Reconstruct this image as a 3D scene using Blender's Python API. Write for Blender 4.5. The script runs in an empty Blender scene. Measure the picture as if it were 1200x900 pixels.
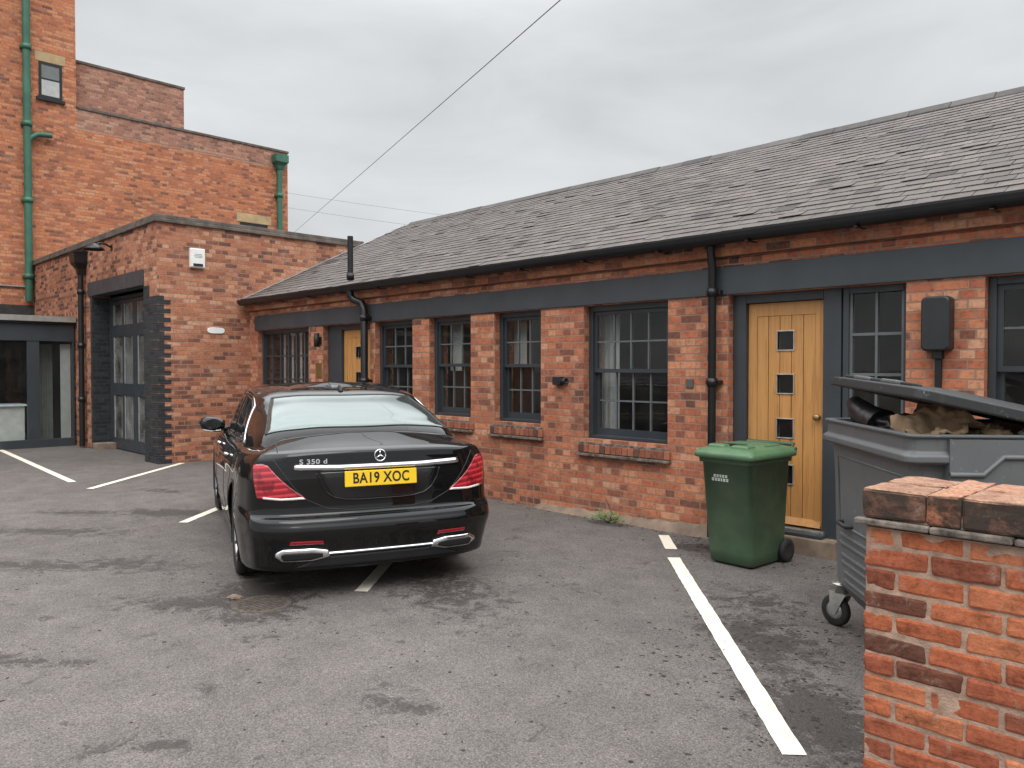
import bpy, bmesh, math, random
import numpy as np
from mathutils import Vector, Matrix
from mathutils.bvhtree import BVHTree
random.seed(7); np.random.seed(7)
R = math.radians
scn = bpy.context.scene
col = scn.collection

# ------------------------------------------------------------------ camera, sky, sun, exposure
cam_d = bpy.data.cameras.new('camera'); cam = bpy.data.objects.new('camera', cam_d); col.objects.link(cam)
cam_d.sensor_width = 36; cam_d.lens = 27.0; cam_d.clip_start = 0.05; cam_d.clip_end = 3000
cam.location = (0, 0, 1.63)
cam.rotation_euler = (R(90) - math.atan(18/900), 0, R(45.3))
scn.camera = cam

SUN_EL, SUN_AZ = 52, 125            # azimuth clockwise from +Y: behind the camera
w = bpy.data.worlds.new('World'); scn.world = w; w.use_nodes = True
nt = w.node_tree; nt.nodes.clear()
def N(nt, t, **k):
    n = nt.nodes.new(t)
    for a, b in k.items():
        if hasattr(n, a): setattr(n, a, b)
    return n
out = N(nt, 'ShaderNodeOutputWorld'); bg = N(nt, 'ShaderNodeBackground'); bg.inputs['Strength'].default_value = 0.1
sky = N(nt, 'ShaderNodeTexSky'); sky.sky_type = 'NISHITA'; sky.sun_disc = False
sky.sun_elevation = R(SUN_EL); sky.sun_rotation = R(SUN_AZ)
tc = N(nt, 'ShaderNodeTexCoord'); sx = N(nt, 'ShaderNodeSeparateXYZ')
nt.links.new(tc.outputs['Generated'], sx.inputs[0])
cl = N(nt, 'ShaderNodeClamp'); nt.links.new(sx.outputs['Z'], cl.inputs[0])
g1 = N(nt, 'ShaderNodeMapRange'); g1.interpolation_type = 'SMOOTHSTEP'; nt.links.new(cl.outputs[0], g1.inputs['Value'])
for k_, x_ in (('From Min', 0.41), ('From Max', 0.62), ('To Min', 0.0), ('To Max', 20.0)): g1.inputs[k_].default_value = x_
g2 = N(nt, 'ShaderNodeMath', operation='MULTIPLY_ADD'); nt.links.new(cl.outputs[0], g2.inputs[0]); g2.inputs[1].default_value = 2.6; g2.inputs[2].default_value = 7.0
grad = N(nt, 'ShaderNodeMath', operation='ADD'); nt.links.new(g1.outputs[0], grad.inputs[0]); nt.links.new(g2.outputs[0], grad.inputs[1])   # low grey deck, brighter overhead
mp = N(nt, 'ShaderNodeMapping'); mp.inputs['Scale'].default_value = (1.0, 1.0, 3.2)
mp.inputs['Location'].default_value = (0.35, 0.1, 0.2)
nt.links.new(tc.outputs['Generated'], mp.inputs[0])
nz = N(nt, 'ShaderNodeTexNoise'); nz.inputs['Scale'].default_value = 2.8; nz.inputs['Detail'].default_value = 6
nz.inputs['Roughness'].default_value = 0.5; nz.inputs['Distortion'].default_value = 0.4
nt.links.new(mp.outputs[0], nz.inputs['Vector'])
mr = N(nt, 'ShaderNodeMapRange'); nt.links.new(nz.outputs['Fac'], mr.inputs['Value'])
mr.inputs['From Min'].default_value = 0.3; mr.inputs['From Max'].default_value = 0.7
mr.inputs['To Min'].default_value = 0.85; mr.inputs['To Max'].default_value = 1.12
mul = N(nt, 'ShaderNodeMath', operation='MULTIPLY'); nt.links.new(grad.outputs[0], mul.inputs[0]); nt.links.new(mr.outputs[0], mul.inputs[1])
tint = N(nt, 'ShaderNodeVectorMath', operation='SCALE'); tint.inputs[0].default_value = (0.965, 0.985, 1.0)
nt.links.new(mul.outputs[0], tint.inputs['Scale'])
mx = N(nt, 'ShaderNodeMix', data_type='RGBA'); mx.inputs['Factor'].default_value = 0.94
nt.links.new(sky.outputs[0], mx.inputs['A']); nt.links.new(tint.outputs[0], mx.inputs['B'])
nt.links.new(mx.outputs['Result'], bg.inputs['Color']); nt.links.new(bg.outputs[0], out.inputs['Surface'])

sd = bpy.data.lights.new('sun', 'SUN'); sd.energy = 1.35; sd.angle = R(40); sd.color = (1.0, 0.96, 0.9)
so = bpy.data.objects.new('sun', sd); col.objects.link(so)
sv = Vector((math.sin(R(SUN_AZ))*math.cos(R(SUN_EL)), math.cos(R(SUN_AZ))*math.cos(R(SUN_EL)), math.sin(R(SUN_EL))))
so.rotation_euler = sv.to_track_quat('Z', 'Y').to_euler(); so.location = (5, -5, 20)

vs = scn.view_settings
vs.view_transform = 'Standard'; vs.look = 'None'; vs.exposure = 0.0; vs.gamma = 1.0; vs.use_curve_mapping = False
scn.cycles.max_bounces = 8; scn.cycles.transparent_max_bounces = 12
scn.cycles.use_denoising = True

# ------------------------------------------------------------------ materials
def new_mat(name):
    m = bpy.data.materials.new(name); m.use_nodes = True
    return m, m.node_tree, m.node_tree.nodes['Principled BSDF']
def link(nt, a, b): nt.links.new(a, b)
def setp(p, **k):
    for a, b in k.items(): p.inputs[a.replace('_', ' ')].default_value = b
def ramp(nt, fac, stops, interp='LINEAR'):
    n = N(nt, 'ShaderNodeValToRGB'); n.color_ramp.interpolation = interp
    e = n.color_ramp.elements
    while len(e) < len(stops): e.new(0.5)
    for i, (pos, c) in enumerate(stops):
        e[i].position = pos; e[i].color = (c[0], c[1], c[2], 1) if len(c) == 3 else c
    link(nt, fac, n.inputs['Fac']); return n.outputs['Color']
def noise(nt, vec, scale, detail=4, rough=0.55, dist=0):
    n = N(nt, 'ShaderNodeTexNoise'); n.inputs['Scale'].default_value = scale; n.inputs['Detail'].default_value = detail
    n.inputs['Roughness'].default_value = rough; n.inputs['Distortion'].default_value = dist
    if vec is not None: link(nt, vec, n.inputs['Vector'])
    return n.outputs['Fac']
def mixc(nt, fac, a, b, mode='MIX'):
    n = N(nt, 'ShaderNodeMix', data_type='RGBA', blend_type=mode)
    for s, key in ((a, 'A'), (b, 'B')):
        if isinstance(s, (tuple, list)): n.inputs[key].default_value = (s[0], s[1], s[2], 1)
        else: link(nt, s, n.inputs[key])
    if isinstance(fac, (int, float)): n.inputs['Factor'].default_value = fac
    else: link(nt, fac, n.inputs['Factor'])
    return n.outputs['Result']
def math_(nt, op, a, b=0.0, c=None):
    n = N(nt, 'ShaderNodeMath', operation=op)
    for i, s in enumerate((a, b, c)):
        if s is None: continue
        if isinstance(s, (int, float)): n.inputs[i].default_value = s
        else: link(nt, s, n.inputs[i])
    return n.outputs[0]
def maprange(nt, v, a, b, c=0.0, d=1.0):
    n = N(nt, 'ShaderNodeMapRange'); link(nt, v, n.inputs['Value'])
    for k, x in zip(('From Min', 'From Max', 'To Min', 'To Max'), (a, b, c, d)): n.inputs[k].default_value = x
    return n.outputs[0]
def bump(nt, p, h, strength=0.3, dist=0.01):
    n = N(nt, 'ShaderNodeBump'); n.inputs['Strength'].default_value = strength; n.inputs['Distance'].default_value = dist
    link(nt, h, n.inputs['Height']); link(nt, n.outputs[0], p.inputs['Normal'])
def objco(nt): return N(nt, 'ShaderNodeTexCoord').outputs['Object']
def geoco(nt): return N(nt, 'ShaderNodeNewGeometry').outputs['Position']

def simple(name, c, rough=0.5, metal=0.0, var=0.12, scale=6.0, bmp=0.0, bscale=80, **k):
    m, nt, p = new_mat(name); co = objco(nt)
    f = noise(nt, co, scale, 5)
    d = tuple(x*(1-var) for x in c); e = tuple(min(1, x*(1+var)) for x in c)
    link(nt, ramp(nt, f, [(0.3, d), (0.7, e)]), p.inputs['Base Color'])
    f2 = noise(nt, co, scale*3.1, 4)
    link(nt, maprange(nt, f2, 0.3, 0.7, max(0, rough-0.08), min(1, rough+0.08)), p.inputs['Roughness'])
    p.inputs['Metallic'].default_value = metal
    if bmp: bump(nt, p, noise(nt, co, bscale, 3), bmp, 0.004)
    setp(p, **k); return m

def brick_mat(name, pal, mortar=(0.36, 0.225, 0.16), squash=0.5, sfreq=4, grime=0.5, dark=0.0, seed=0.0, msize=0.0075, bscale=1.0, bleach=0.32):
    m, nt, p = new_mat(name)
    uv = N(nt, 'ShaderNodeUVMap').outputs['UV']
    # wobble joints slightly
    nv = N(nt, 'ShaderNodeTexNoise'); nv.inputs['Scale'].default_value = 5; nv.inputs['Detail'].default_value = 3
    link(nt, uv, nv.inputs['Vector'])
    sub = N(nt, 'ShaderNodeVectorMath', operation='MULTIPLY_ADD'); link(nt, nv.outputs['Color'], sub.inputs[0])
    sub.inputs[1].default_value = (0.026, 0.013, 0); link(nt, uv, sub.inputs[2])
    add = N(nt, 'ShaderNodeVectorMath', operation='ADD'); link(nt, sub.outputs[0], add.inputs[0]); add.inputs[1].default_value = (seed*3.7 + 50, seed*0.75 + 0.72, 0)
    bt = N(nt, 'ShaderNodeTexBrick'); link(nt, add.outputs[0], bt.inputs['Vector'])
    bt.offset = 0.5; bt.offset_frequency = 2; bt.squash = squash; bt.squash_frequency = sfreq
    bt.inputs['Scale'].default_value = bscale
    for k, x in (('Color1', (0, 0, 0, 1)), ('Color2', (1, 1, 1, 1)), ('Mortar', (0, 0, 0, 1)), ('Mortar Size', msize), ('Mortar Smooth', 0.25),
                 ('Bias', 0.0), ('Brick Width', 0.23), ('Row Height', 0.0758)): bt.inputs[k].default_value = x
    pos = geoco(nt)
    big = noise(nt, pos, 0.55, 5, 0.6)
    rnd = math_(nt, 'ADD', math_(nt, 'MULTIPLY_ADD', bt.outputs['Color'], 0.85, 0.08), math_(nt, 'MULTIPLY_ADD', big, 0.8, -0.38))
    bc = ramp(nt, rnd, pal)
    # within-brick mottling
    mo = noise(nt, pos, 26, 6, 0.65)
    bc = mixc(nt, 0.75, bc, ramp(nt, mo, [(0.27, (0.36, 0.33, 0.33)), (0.5, (0.98, 0.98, 0.98)), (0.73, (1.22, 1.2, 1.18))]), 'MULTIPLY')
    mtn = noise(nt, pos, 9, 5)
    mc = mixc(nt, mtn, tuple(x*0.6 for x in mortar), tuple(min(1, x*1.15) for x in mortar))
    c = mixc(nt, bt.outputs['Fac'], bc, mc)
    # sooty and bleached areas
    g = noise(nt, pos, 1.7, 9, 0.7, 0.8)
    c = mixc(nt, math_(nt, 'MULTIPLY', maprange(nt, g, 0.52, 0.72), grime), c, (0.075, 0.06, 0.052))
    g2 = noise(nt, pos, 4.2, 8, 0.7, 0.5)
    c = mixc(nt, math_(nt, 'MULTIPLY', maprange(nt, g2, 0.54, 0.72), bleach), c, (0.50, 0.36, 0.28))
    link(nt, c, p.inputs['Base Color'])
    p.inputs['Roughness'].default_value = 0.9
    p.inputs['Specular IOR Level'].default_value = 0.25
    h = math_(nt, 'MULTIPLY_ADD', bt.outputs['Fac'], -1.0, math_(nt, 'MULTIPLY', mo, 0.5))
    bump(nt, p, h, 0.55, 0.012)
    return m
PAL = [(0.0, (0.12, 0.06, 0.045)), (0.14, (0.22, 0.09, 0.06)), (0.3, (0.38, 0.13, 0.078)), (0.55, (0.47, 0.16, 0.082)), (0.8, (0.55, 0.225, 0.122)), (1.0, (0.59, 0.31, 0.19))]
PAL_G = [(0.0, (0.09, 0.05, 0.04)), (0.22, (0.20, 0.085, 0.06)), (0.42, (0.37, 0.14, 0.08)), (0.75, (0.48, 0.2, 0.11)), (1.0, (0.54, 0.3, 0.2))]
PAL_T = [(0.0, (0.16, 0.08, 0.058)), (0.22, (0.36, 0.13, 0.075)), (0.6, (0.54, 0.19, 0.088)), (1.0, (0.58, 0.28, 0.155))]
PAL_P = [(0.0, (0.15, 0.09, 0.075)), (0.3, (0.30, 0.14, 0.105)), (0.7, (0.42, 0.2, 0.14)), (1.0, (0.48, 0.28, 0.2))]
M = {}
M['brick'] = brick_mat('workshop_brick', PAL, sfreq=2, seed=0)
M['brick_garage'] = brick_mat('garage_brick', PAL_G, seed=1, grime=0.4)
M['brick_tall'] = brick_mat('tall_brick', PAL_T, seed=2, grime=0.3, mortar=(0.38, 0.21, 0.14))
M['brick_parapet'] = brick_mat('parapet_brick', PAL_P, seed=2, grime=0.4, mortar=(0.36, 0.24, 0.18))
M['brick_dark'] = brick_mat('painted_brick', [(0, (0.022, 0.024, 0.027)), (1, (0.05, 0.052, 0.056))], mortar=(0.05, 0.052, 0.056), seed=1, grime=0.0, bleach=0.04)

def tint_mat(name, rough=0.88, bmp=0.5, mott=0.8, sc=28, spec=0.25, speck=True):
    m, nt, p = new_mat(name)
    a = N(nt, 'ShaderNodeAttribute'); a.attribute_name = 'tint'
    pos = geoco(nt)
    mo = noise(nt, pos, sc, 7, 0.65); mo2 = noise(nt, pos, sc*4, 4, 0.7)
    c = mixc(nt, mott, a.outputs['Color'], ramp(nt, mo, [(0.25, (0.42, 0.38, 0.36)), (0.5, (0.95, 0.95, 0.95)), (0.75, (1.12, 1.08, 1.04))]), 'MULTIPLY')
    if speck:
        c = mixc(nt, maprange(nt, noise(nt, pos, sc*0.9, 8, 0.7, 0.5), 0.66, 0.72, 0, 0.55), c, (0.36, 0.29, 0.24))
        c = mixc(nt, maprange(nt, noise(nt, pos, sc*1.7, 5, 0.7), 0.68, 0.73, 0, 0.7), c, (0.03, 0.025, 0.022))
    link(nt, c, p.inputs['Base Color']); p.inputs['Roughness'].default_value = rough; p.inputs['Specular IOR Level'].default_value = spec
    bump(nt, p, math_(nt, 'MULTIPLY_ADD', mo2, 0.5, mo), bmp, 0.008)
    return m
M['brick_loose'] = tint_mat('weathered_brick')
def slate_mat():
    m, nt, p = new_mat('slate'); pos = geoco(nt)
    a = N(nt, 'ShaderNodeAttribute'); a.attribute_name = 'tint'
    c = mixc(nt, 0.8, a.outputs['Color'], ramp(nt, noise(nt, pos, 0.9, 7, 0.65, 0.4), [(0.3, (0.72, 0.74, 0.72)), (0.6, (1.06, 1.04, 1.0))]), 'MULTIPLY')
    c = mixc(nt, 0.7, c, ramp(nt, noise(nt, pos, 11, 7, 0.7), [(0.3, (0.62, 0.6, 0.58)), (0.55, (1, 1, 1)), (0.75, (1.15, 1.13, 1.1))]), 'MULTIPLY')
    c = mixc(nt, maprange(nt, noise(nt, pos, 7, 8, 0.72, 0.4), 0.645, 0.70, 0, 0.75), c, (0.035, 0.033, 0.026))     # moss
    c = mixc(nt, maprange(nt, noise(nt, pos, 19, 6, 0.7), 0.66, 0.72, 0, 0.5), c, (0.24, 0.23, 0.2))                 # lichen
    link(nt, c, p.inputs['Base Color']); p.inputs['Roughness'].default_value = 0.7; p.inputs['Specular IOR Level'].default_value = 0.3
    bump(nt, p, noise(nt, pos, 30, 5), 0.4, 0.008); return m
M['slate'] = slate_mat()
M['old_slate'] = tint_mat('slate', 0.62, 0.35, 0.55, 9, 0.4, False)
def wall_brick(name, soot=0.0, top=False):
    m, nt, p = new_mat(name)
    a = N(nt, 'ShaderNodeAttribute'); a.attribute_name = 'tint'; pos = geoco(nt)
    n1 = noise(nt, pos, 17, 8, 0.7, 0.4); n2 = noise(nt, pos, 60, 6, 0.7); n3 = noise(nt, pos, 150, 3, 0.7)
    c = mixc(nt, 0.9, a.outputs['Color'], ramp(nt, n1, [(0.28, (0.38, 0.33, 0.32)), (0.48, (0.92, 0.9, 0.9)), (0.62, (1.1, 1.08, 1.06)), (0.78, (1.25, 1.5, 1.7))]), 'MULTIPLY')
    c = mixc(nt, 0.7, c, ramp(nt, n2, [(0.3, (0.55, 0.52, 0.5)), (0.5, (1, 1, 1)), (0.72, (1.15, 1.15, 1.15))]), 'MULTIPLY')
    c = mixc(nt, maprange(nt, noise(nt, pos, 9, 9, 0.75, 0.8), 0.56, 0.68, 0, 0.5), c, (0.40, 0.30, 0.235))     # mortar smears
    c = mixc(nt, maprange(nt, noise(nt, pos, 34, 6, 0.75, 0.5), 0.64, 0.70, 0, 0.85), c, (0.03, 0.024, 0.02))    # pits
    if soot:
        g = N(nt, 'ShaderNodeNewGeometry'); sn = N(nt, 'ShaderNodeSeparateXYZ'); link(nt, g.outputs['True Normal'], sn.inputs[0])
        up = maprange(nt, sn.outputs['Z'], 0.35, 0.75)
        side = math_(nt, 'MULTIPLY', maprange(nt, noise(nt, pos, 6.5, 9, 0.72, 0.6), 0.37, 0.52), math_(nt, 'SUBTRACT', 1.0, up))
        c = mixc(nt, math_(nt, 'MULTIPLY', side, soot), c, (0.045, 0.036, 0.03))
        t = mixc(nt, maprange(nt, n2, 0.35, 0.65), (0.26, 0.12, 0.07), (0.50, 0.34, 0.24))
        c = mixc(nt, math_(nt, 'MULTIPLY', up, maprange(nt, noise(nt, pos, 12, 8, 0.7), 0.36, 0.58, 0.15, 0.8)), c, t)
    link(nt, c, p.inputs['Base Color']); p.inputs['Roughness'].default_value = 0.92; p.inputs['Specular IOR Level'].default_value = 0.2
    bump(nt, p, math_(nt, 'MULTIPLY_ADD', n3, 0.4, n2), 0.6, 0.006); return m
M['brick_wall'] = wall_brick('weathered_wall_brick'); M['coping_brick'] = wall_brick('sooty_coping_brick', 0.95)
M['mortar'] = simple('mortar', (0.37, 0.25, 0.185), 0.95, var=0.35, scale=18, bmp=0.9, bscale=120)
M['cement'] = simple('cement', (0.21, 0.155, 0.115), 0.95, var=0.3, scale=7, bmp=0.6, bscale=60)
M['creasing'] = simple('lichened_tile', (0.14, 0.118, 0.10), 0.95, var=0.75, scale=22, bmp=0.9, bscale=70)
M['anthracite'] = simple('anthracite_paint', (0.038, 0.045, 0.052), 0.42, var=0.14, scale=3)
M['bar'] = simple('sky_lit_bar', (0.12, 0.13, 0.135), 0.4, var=0.15)  # frame grey made paler: light reflected off the bars is put into the colour
M['bead'] = simple('pale_glazing_bead', (0.3, 0.31, 0.3), 0.5)
M['beam'] = simple('painted_beam', (0.045, 0.053, 0.061), 0.5, var=0.16, scale=2, bmp=0.1, bscale=30)
M['black_iron'] = simple('black_cast_iron', (0.007, 0.0075, 0.009), 0.4, var=0.25, scale=9, bmp=0.1, bscale=40)
M['green_paint'] = simple('green_pipe_paint', (0.035, 0.125, 0.082), 0.5, var=0.25, scale=3)
M['stone'] = simple('stone_coping', (0.12, 0.10, 0.085), 0.92, var=0.45, scale=5, bmp=0.5, bscale=40)
M['sandstone'] = simple('sandstone', (0.42, 0.31, 0.17), 0.9, var=0.2, scale=4, bmp=0.3)
M['lead'] = simple('lead_flashing', (0.24, 0.24, 0.245), 0.55, var=0.35, scale=8, bmp=0.4, bscale=20)
M['white_plastic'] = simple('white_plastic', (0.78, 0.78, 0.76), 0.4, var=0.05)
M['grey_plastic'] = simple('black_box_plastic', (0.018, 0.02, 0.022), 0.45, var=0.15, bmp=0.05)
M['steel'] = simple('galvanised_steel', (0.5, 0.5, 0.48), 0.4, metal=0.85, var=0.25, scale=14)
M['brass'] = simple('dull_brass', (0.35, 0.24, 0.1), 0.4, metal=0.8)
M['rubber'] = simple('rubber', (0.014, 0.014, 0.014), 0.75, var=0.3, scale=20)
M['white_wall'] = simple('plaster', (0.55, 0.54, 0.5), 0.9)
M['dark_room'] = simple('room_paint', (0.055, 0.053, 0.05), 0.9)
M['curtain'] = simple('pale_blind', (0.50, 0.495, 0.47), 0.85, var=0.1)
M['oak'] = None
M['felt'] = simple('roof_felt', (0.04, 0.038, 0.036), 0.9, var=0.3, bmp=0.4)
M['alu'] = simple('pale_metal_edge', (0.26, 0.245, 0.22), 0.5, var=0.2)
M['cable'] = simple('cable_grey', (0.2, 0.2, 0.205), 0.6)

def oak():
    m, nt, p = new_mat('oak'); co = objco(nt)
    mpn = N(nt, 'ShaderNodeMapping'); mpn.inputs['Scale'].default_value = (30, 30, 1.6); link(nt, co, mpn.inputs[0])
    f = noise(nt, mpn.outputs[0], 1.5, 6, 0.6, 0.8)
    c = ramp(nt, f, [(0.25, (0.36, 0.155, 0.042)), (0.5, (0.53, 0.255, 0.078)), (0.75, (0.60, 0.31, 0.105))])
    big = noise(nt, co, 1.2, 4)
    c = mixc(nt, maprange(nt, big, 0.4, 0.7, 0, 0.3), c, (0.42, 0.23, 0.09))
    link(nt, c, p.inputs['Base Color']); p.inputs['Roughness'].default_value = 0.5
    bump(nt, p, f, 0.12, 0.004); return m
M['oak'] = oak()

def glass_mat(name, tintc=(0.93, 0.95, 0.95), ior=1.5, dirty=0.035):
    m = bpy.data.materials.new(name); m.use_nodes = True; nt = m.node_tree; nt.nodes.clear()
    o = N(nt, 'ShaderNodeOutputMaterial'); tr = N(nt, 'ShaderNodeBsdfTransparent'); tr.inputs[0].default_value = (*tintc, 1)
    gl = N(nt, 'ShaderNodeBsdfGlossy'); gl.inputs['Roughness'].default_value = 0.01
    fr = N(nt, 'ShaderNodeFresnel'); fr.inputs['IOR'].default_value = ior
    pos = geoco(nt)
    b = N(nt, 'ShaderNodeBump'); b.inputs['Strength'].default_value = 0.05; b.inputs['Distance'].default_value = 0.02
    link(nt, noise(nt, pos, 2.2, 2), b.inputs['Height']); link(nt, b.outputs[0], gl.inputs['Normal'])
    gi = N(nt, 'ShaderNodeNewGeometry'); front = math_(nt, 'SUBTRACT', 1.0, gi.outputs['Backfacing'])
    fac = math_(nt, 'MULTIPLY', math_(nt, 'MULTIPLY_ADD', fr.outputs[0], 1.0, 0.003), front)
    mixs = N(nt, 'ShaderNodeMixShader'); link(nt, fac, mixs.inputs[0]); link(nt, tr.outputs[0], mixs.inputs[1]); link(nt, gl.outputs[0], mixs.inputs[2])
    df = N(nt, 'ShaderNodeBsdfDiffuse'); df.inputs[0].default_value = (0.35, 0.34, 0.32, 1)
    mix2 = N(nt, 'ShaderNodeMixShader'); link(nt, math_(nt, 'MULTIPLY', maprange(nt, noise(nt, pos, 3, 6), 0.35, 0.75, dirty*0.3, dirty*1.6), front), mix2.inputs[0])
    link(nt, mixs.outputs[0], mix2.inputs[1]); link(nt, df.outputs[0], mix2.inputs[2])
    link(nt, mix2.outputs[0], o.inputs['Surface']); return m
M['glass'] = glass_mat('window_glass')
M['dusty_glass'] = glass_mat('dusty_glass', dirty=.35)

# car materials
def car_paint():
    m, nt, p = new_mat('black_car_paint'); pos = objco(nt)
    c = ramp(nt, noise(nt, pos, 3, 5), [(0.3, (0.0025, 0.0027, 0.003)), (0.8, (0.004, 0.004, 0.0042))])
    dust = maprange(nt, noise(nt, pos, 14, 7, 0.7), 0.45, 0.8, 0.0, 0.012)
    c = mixc(nt, dust, c, (0.2, 0.18, 0.16))
    link(nt, c, p.inputs['Base Color'])
    setp(p, Roughness=0.5, Coat_Weight=1.0, Coat_Roughness=0.02, Coat_IOR=1.5); p.inputs['Specular IOR Level'].default_value = 0.03; return m
M['paint'] = car_paint()
M['gloss_black'] = simple('piano_black', (0.006, 0.006, 0.007), 0.12, Coat_Weight=0.5)
M['matt_black'] = simple('black_trim', (0.012, 0.012, 0.013), 0.55)
M['chrome'] = simple('chrome', (0.78, 0.78, 0.79), 0.1, metal=1.0, var=0.03)
M['alloy'] = simple('alloy_rim', (0.42, 0.42, 0.43), 0.28, metal=0.9)
M['car_glass'] = simple('tinted_car_glass', (0.006, 0.008, 0.008), 0.05, var=0.05)
def rear_glass():
    m, nt, p = new_mat('mirrored_rear_glass')      # pale green metallic colour, put in so the glass shows bright reflected sky
    setp(p, Base_Color=(0.19, 0.23, 0.22, 1), Metallic=0.8, Roughness=0.06)
    return m
M['rear_glass'] = rear_glass()
def lamp_mat():
    m, nt, p = new_mat('red_lamp_lens'); co = objco(nt)
    s = N(nt, 'ShaderNodeSeparateXYZ'); link(nt, co, s.inputs[0])
    z = math_(nt, 'FRACT', math_(nt, 'MULTIPLY', math_(nt, 'MULTIPLY_ADD', s.outputs[1], 0.10, s.outputs[2]), 24.0))
    c = ramp(nt, z, [(0.0, (0.26, 0.006, 0.015)), (0.35, (0.30, 0.008, 0.02)), (0.5, (0.55, 0.03, 0.05)), (0.75, (0.62, 0.05, 0.07)), (0.9, (0.26, 0.006, 0.015))])
    n = noise(nt, co, 13, 2)
    c = mixc(nt, maprange(nt, n, 0.52, 0.62, 0, 0.65), c, (0.09, 0.002, 0.004))
    link(nt, c, p.inputs['Base Color']); setp(p, Roughness=0.18, Coat_Weight=1.0, Coat_Roughness=0.02); return m
M['red_lamp'] = lamp_mat()
M['red_reflector'] = simple('red_reflector', (0.30, 0.01, 0.015), 0.2)
M['clear_lamp'] = simple('clear_lens', (0.75, 0.72, 0.7), 0.12, Coat_Weight=1.0)
M['plate_yellow'] = simple('yellow_plate', (0.80, 0.52, 0.015), 0.4, var=0.04)
M['plate_black'] = simple('plate_black', (0.01, 0.01, 0.01), 0.5)
M['bin_green'] = simple('green_bin_plastic', (0.05, 0.092, 0.051), 0.42, var=0.2, scale=5, bmp=0.08, bscale=160)
M['lid_green'] = simple('green_lid_plastic', (0.075, 0.155, 0.075), 0.45, var=0.2, scale=6, bmp=0.08, bscale=160)
def scuffed(name, c, lo):
    m, nt, p = new_mat(name); co = objco(nt)
    b = mixc(nt, noise(nt, co, 3, 5), tuple(x*0.75 for x in c), tuple(x*1.2 for x in c))
    mpn = N(nt, 'ShaderNodeMapping'); mpn.inputs['Scale'].default_value = (7, 7, 1.6); link(nt, co, mpn.inputs[0])
    streak = noise(nt, mpn.outputs[0], 3, 7, 0.7)
    b = mixc(nt, maprange(nt, streak, 0.56, 0.7, 0, 0.35), b, lo)
    b = mixc(nt, maprange(nt, noise(nt, co, 30, 5, 0.7, 1), 0.64, 0.72, 0, 0.55), b, (0.5, 0.5, 0.48))
    link(nt, b, p.inputs['Base Color']); setp(p, Roughness=0.5); bump(nt, p, noise(nt, co, 120, 3), 0.08, 0.003); return m
M['bin_grey'] = scuffed('grey_bin_plastic', (0.108, 0.115, 0.118), (0.055, 0.055, 0.053))
M['bin_lid'] = scuffed('black_lid_plastic', (0.017, 0.019, 0.02), (0.05, 0.05, 0.05))
M['bag'] = simple('black_polythene', (0.012, 0.012, 0.013), 0.38, var=0.2, bmp=1.0, bscale=22)
M['card'] = simple('brown_cardboard', (0.27, 0.185, 0.11), 0.85, var=0.35, scale=10, bmp=0.4, bscale=18)
M['paper'] = simple('scrap_paper', (0.5, 0.47, 0.45), 0.8, var=0.3, scale=30)
M['leaf'] = simple('weed_leaf', (0.09, 0.18, 0.045), 0.6, var=0.35, scale=30)
M['debris'] = simple('leaf_mould', (0.03, 0.023, 0.018), 0.9, var=0.5, scale=40)

def line_paint():
    m, nt, p = new_mat('worn_white_line'); pos = geoco(nt)
    c = mixc(nt, noise(nt, pos, 8, 6), (0.70, 0.64, 0.52), (0.88, 0.82, 0.70))
    c = mixc(nt, maprange(nt, noise(nt, pos, 120, 4, 0.7), 0.60, 0.70, 0, 0.5), c, (0.2, 0.18, 0.16))
    c = mixc(nt, maprange(nt, noise(nt, pos, 5, 7, 0.7), 0.56, 0.72, 0, 0.6), c, (0.38, 0.34, 0.28))
    link(nt, c, p.inputs['Base Color']); p.inputs['Roughness'].default_value = 0.8
    bump(nt, p, noise(nt, pos, 220, 3), 0.4, 0.004); return m
M['line'] = line_paint()

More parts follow.
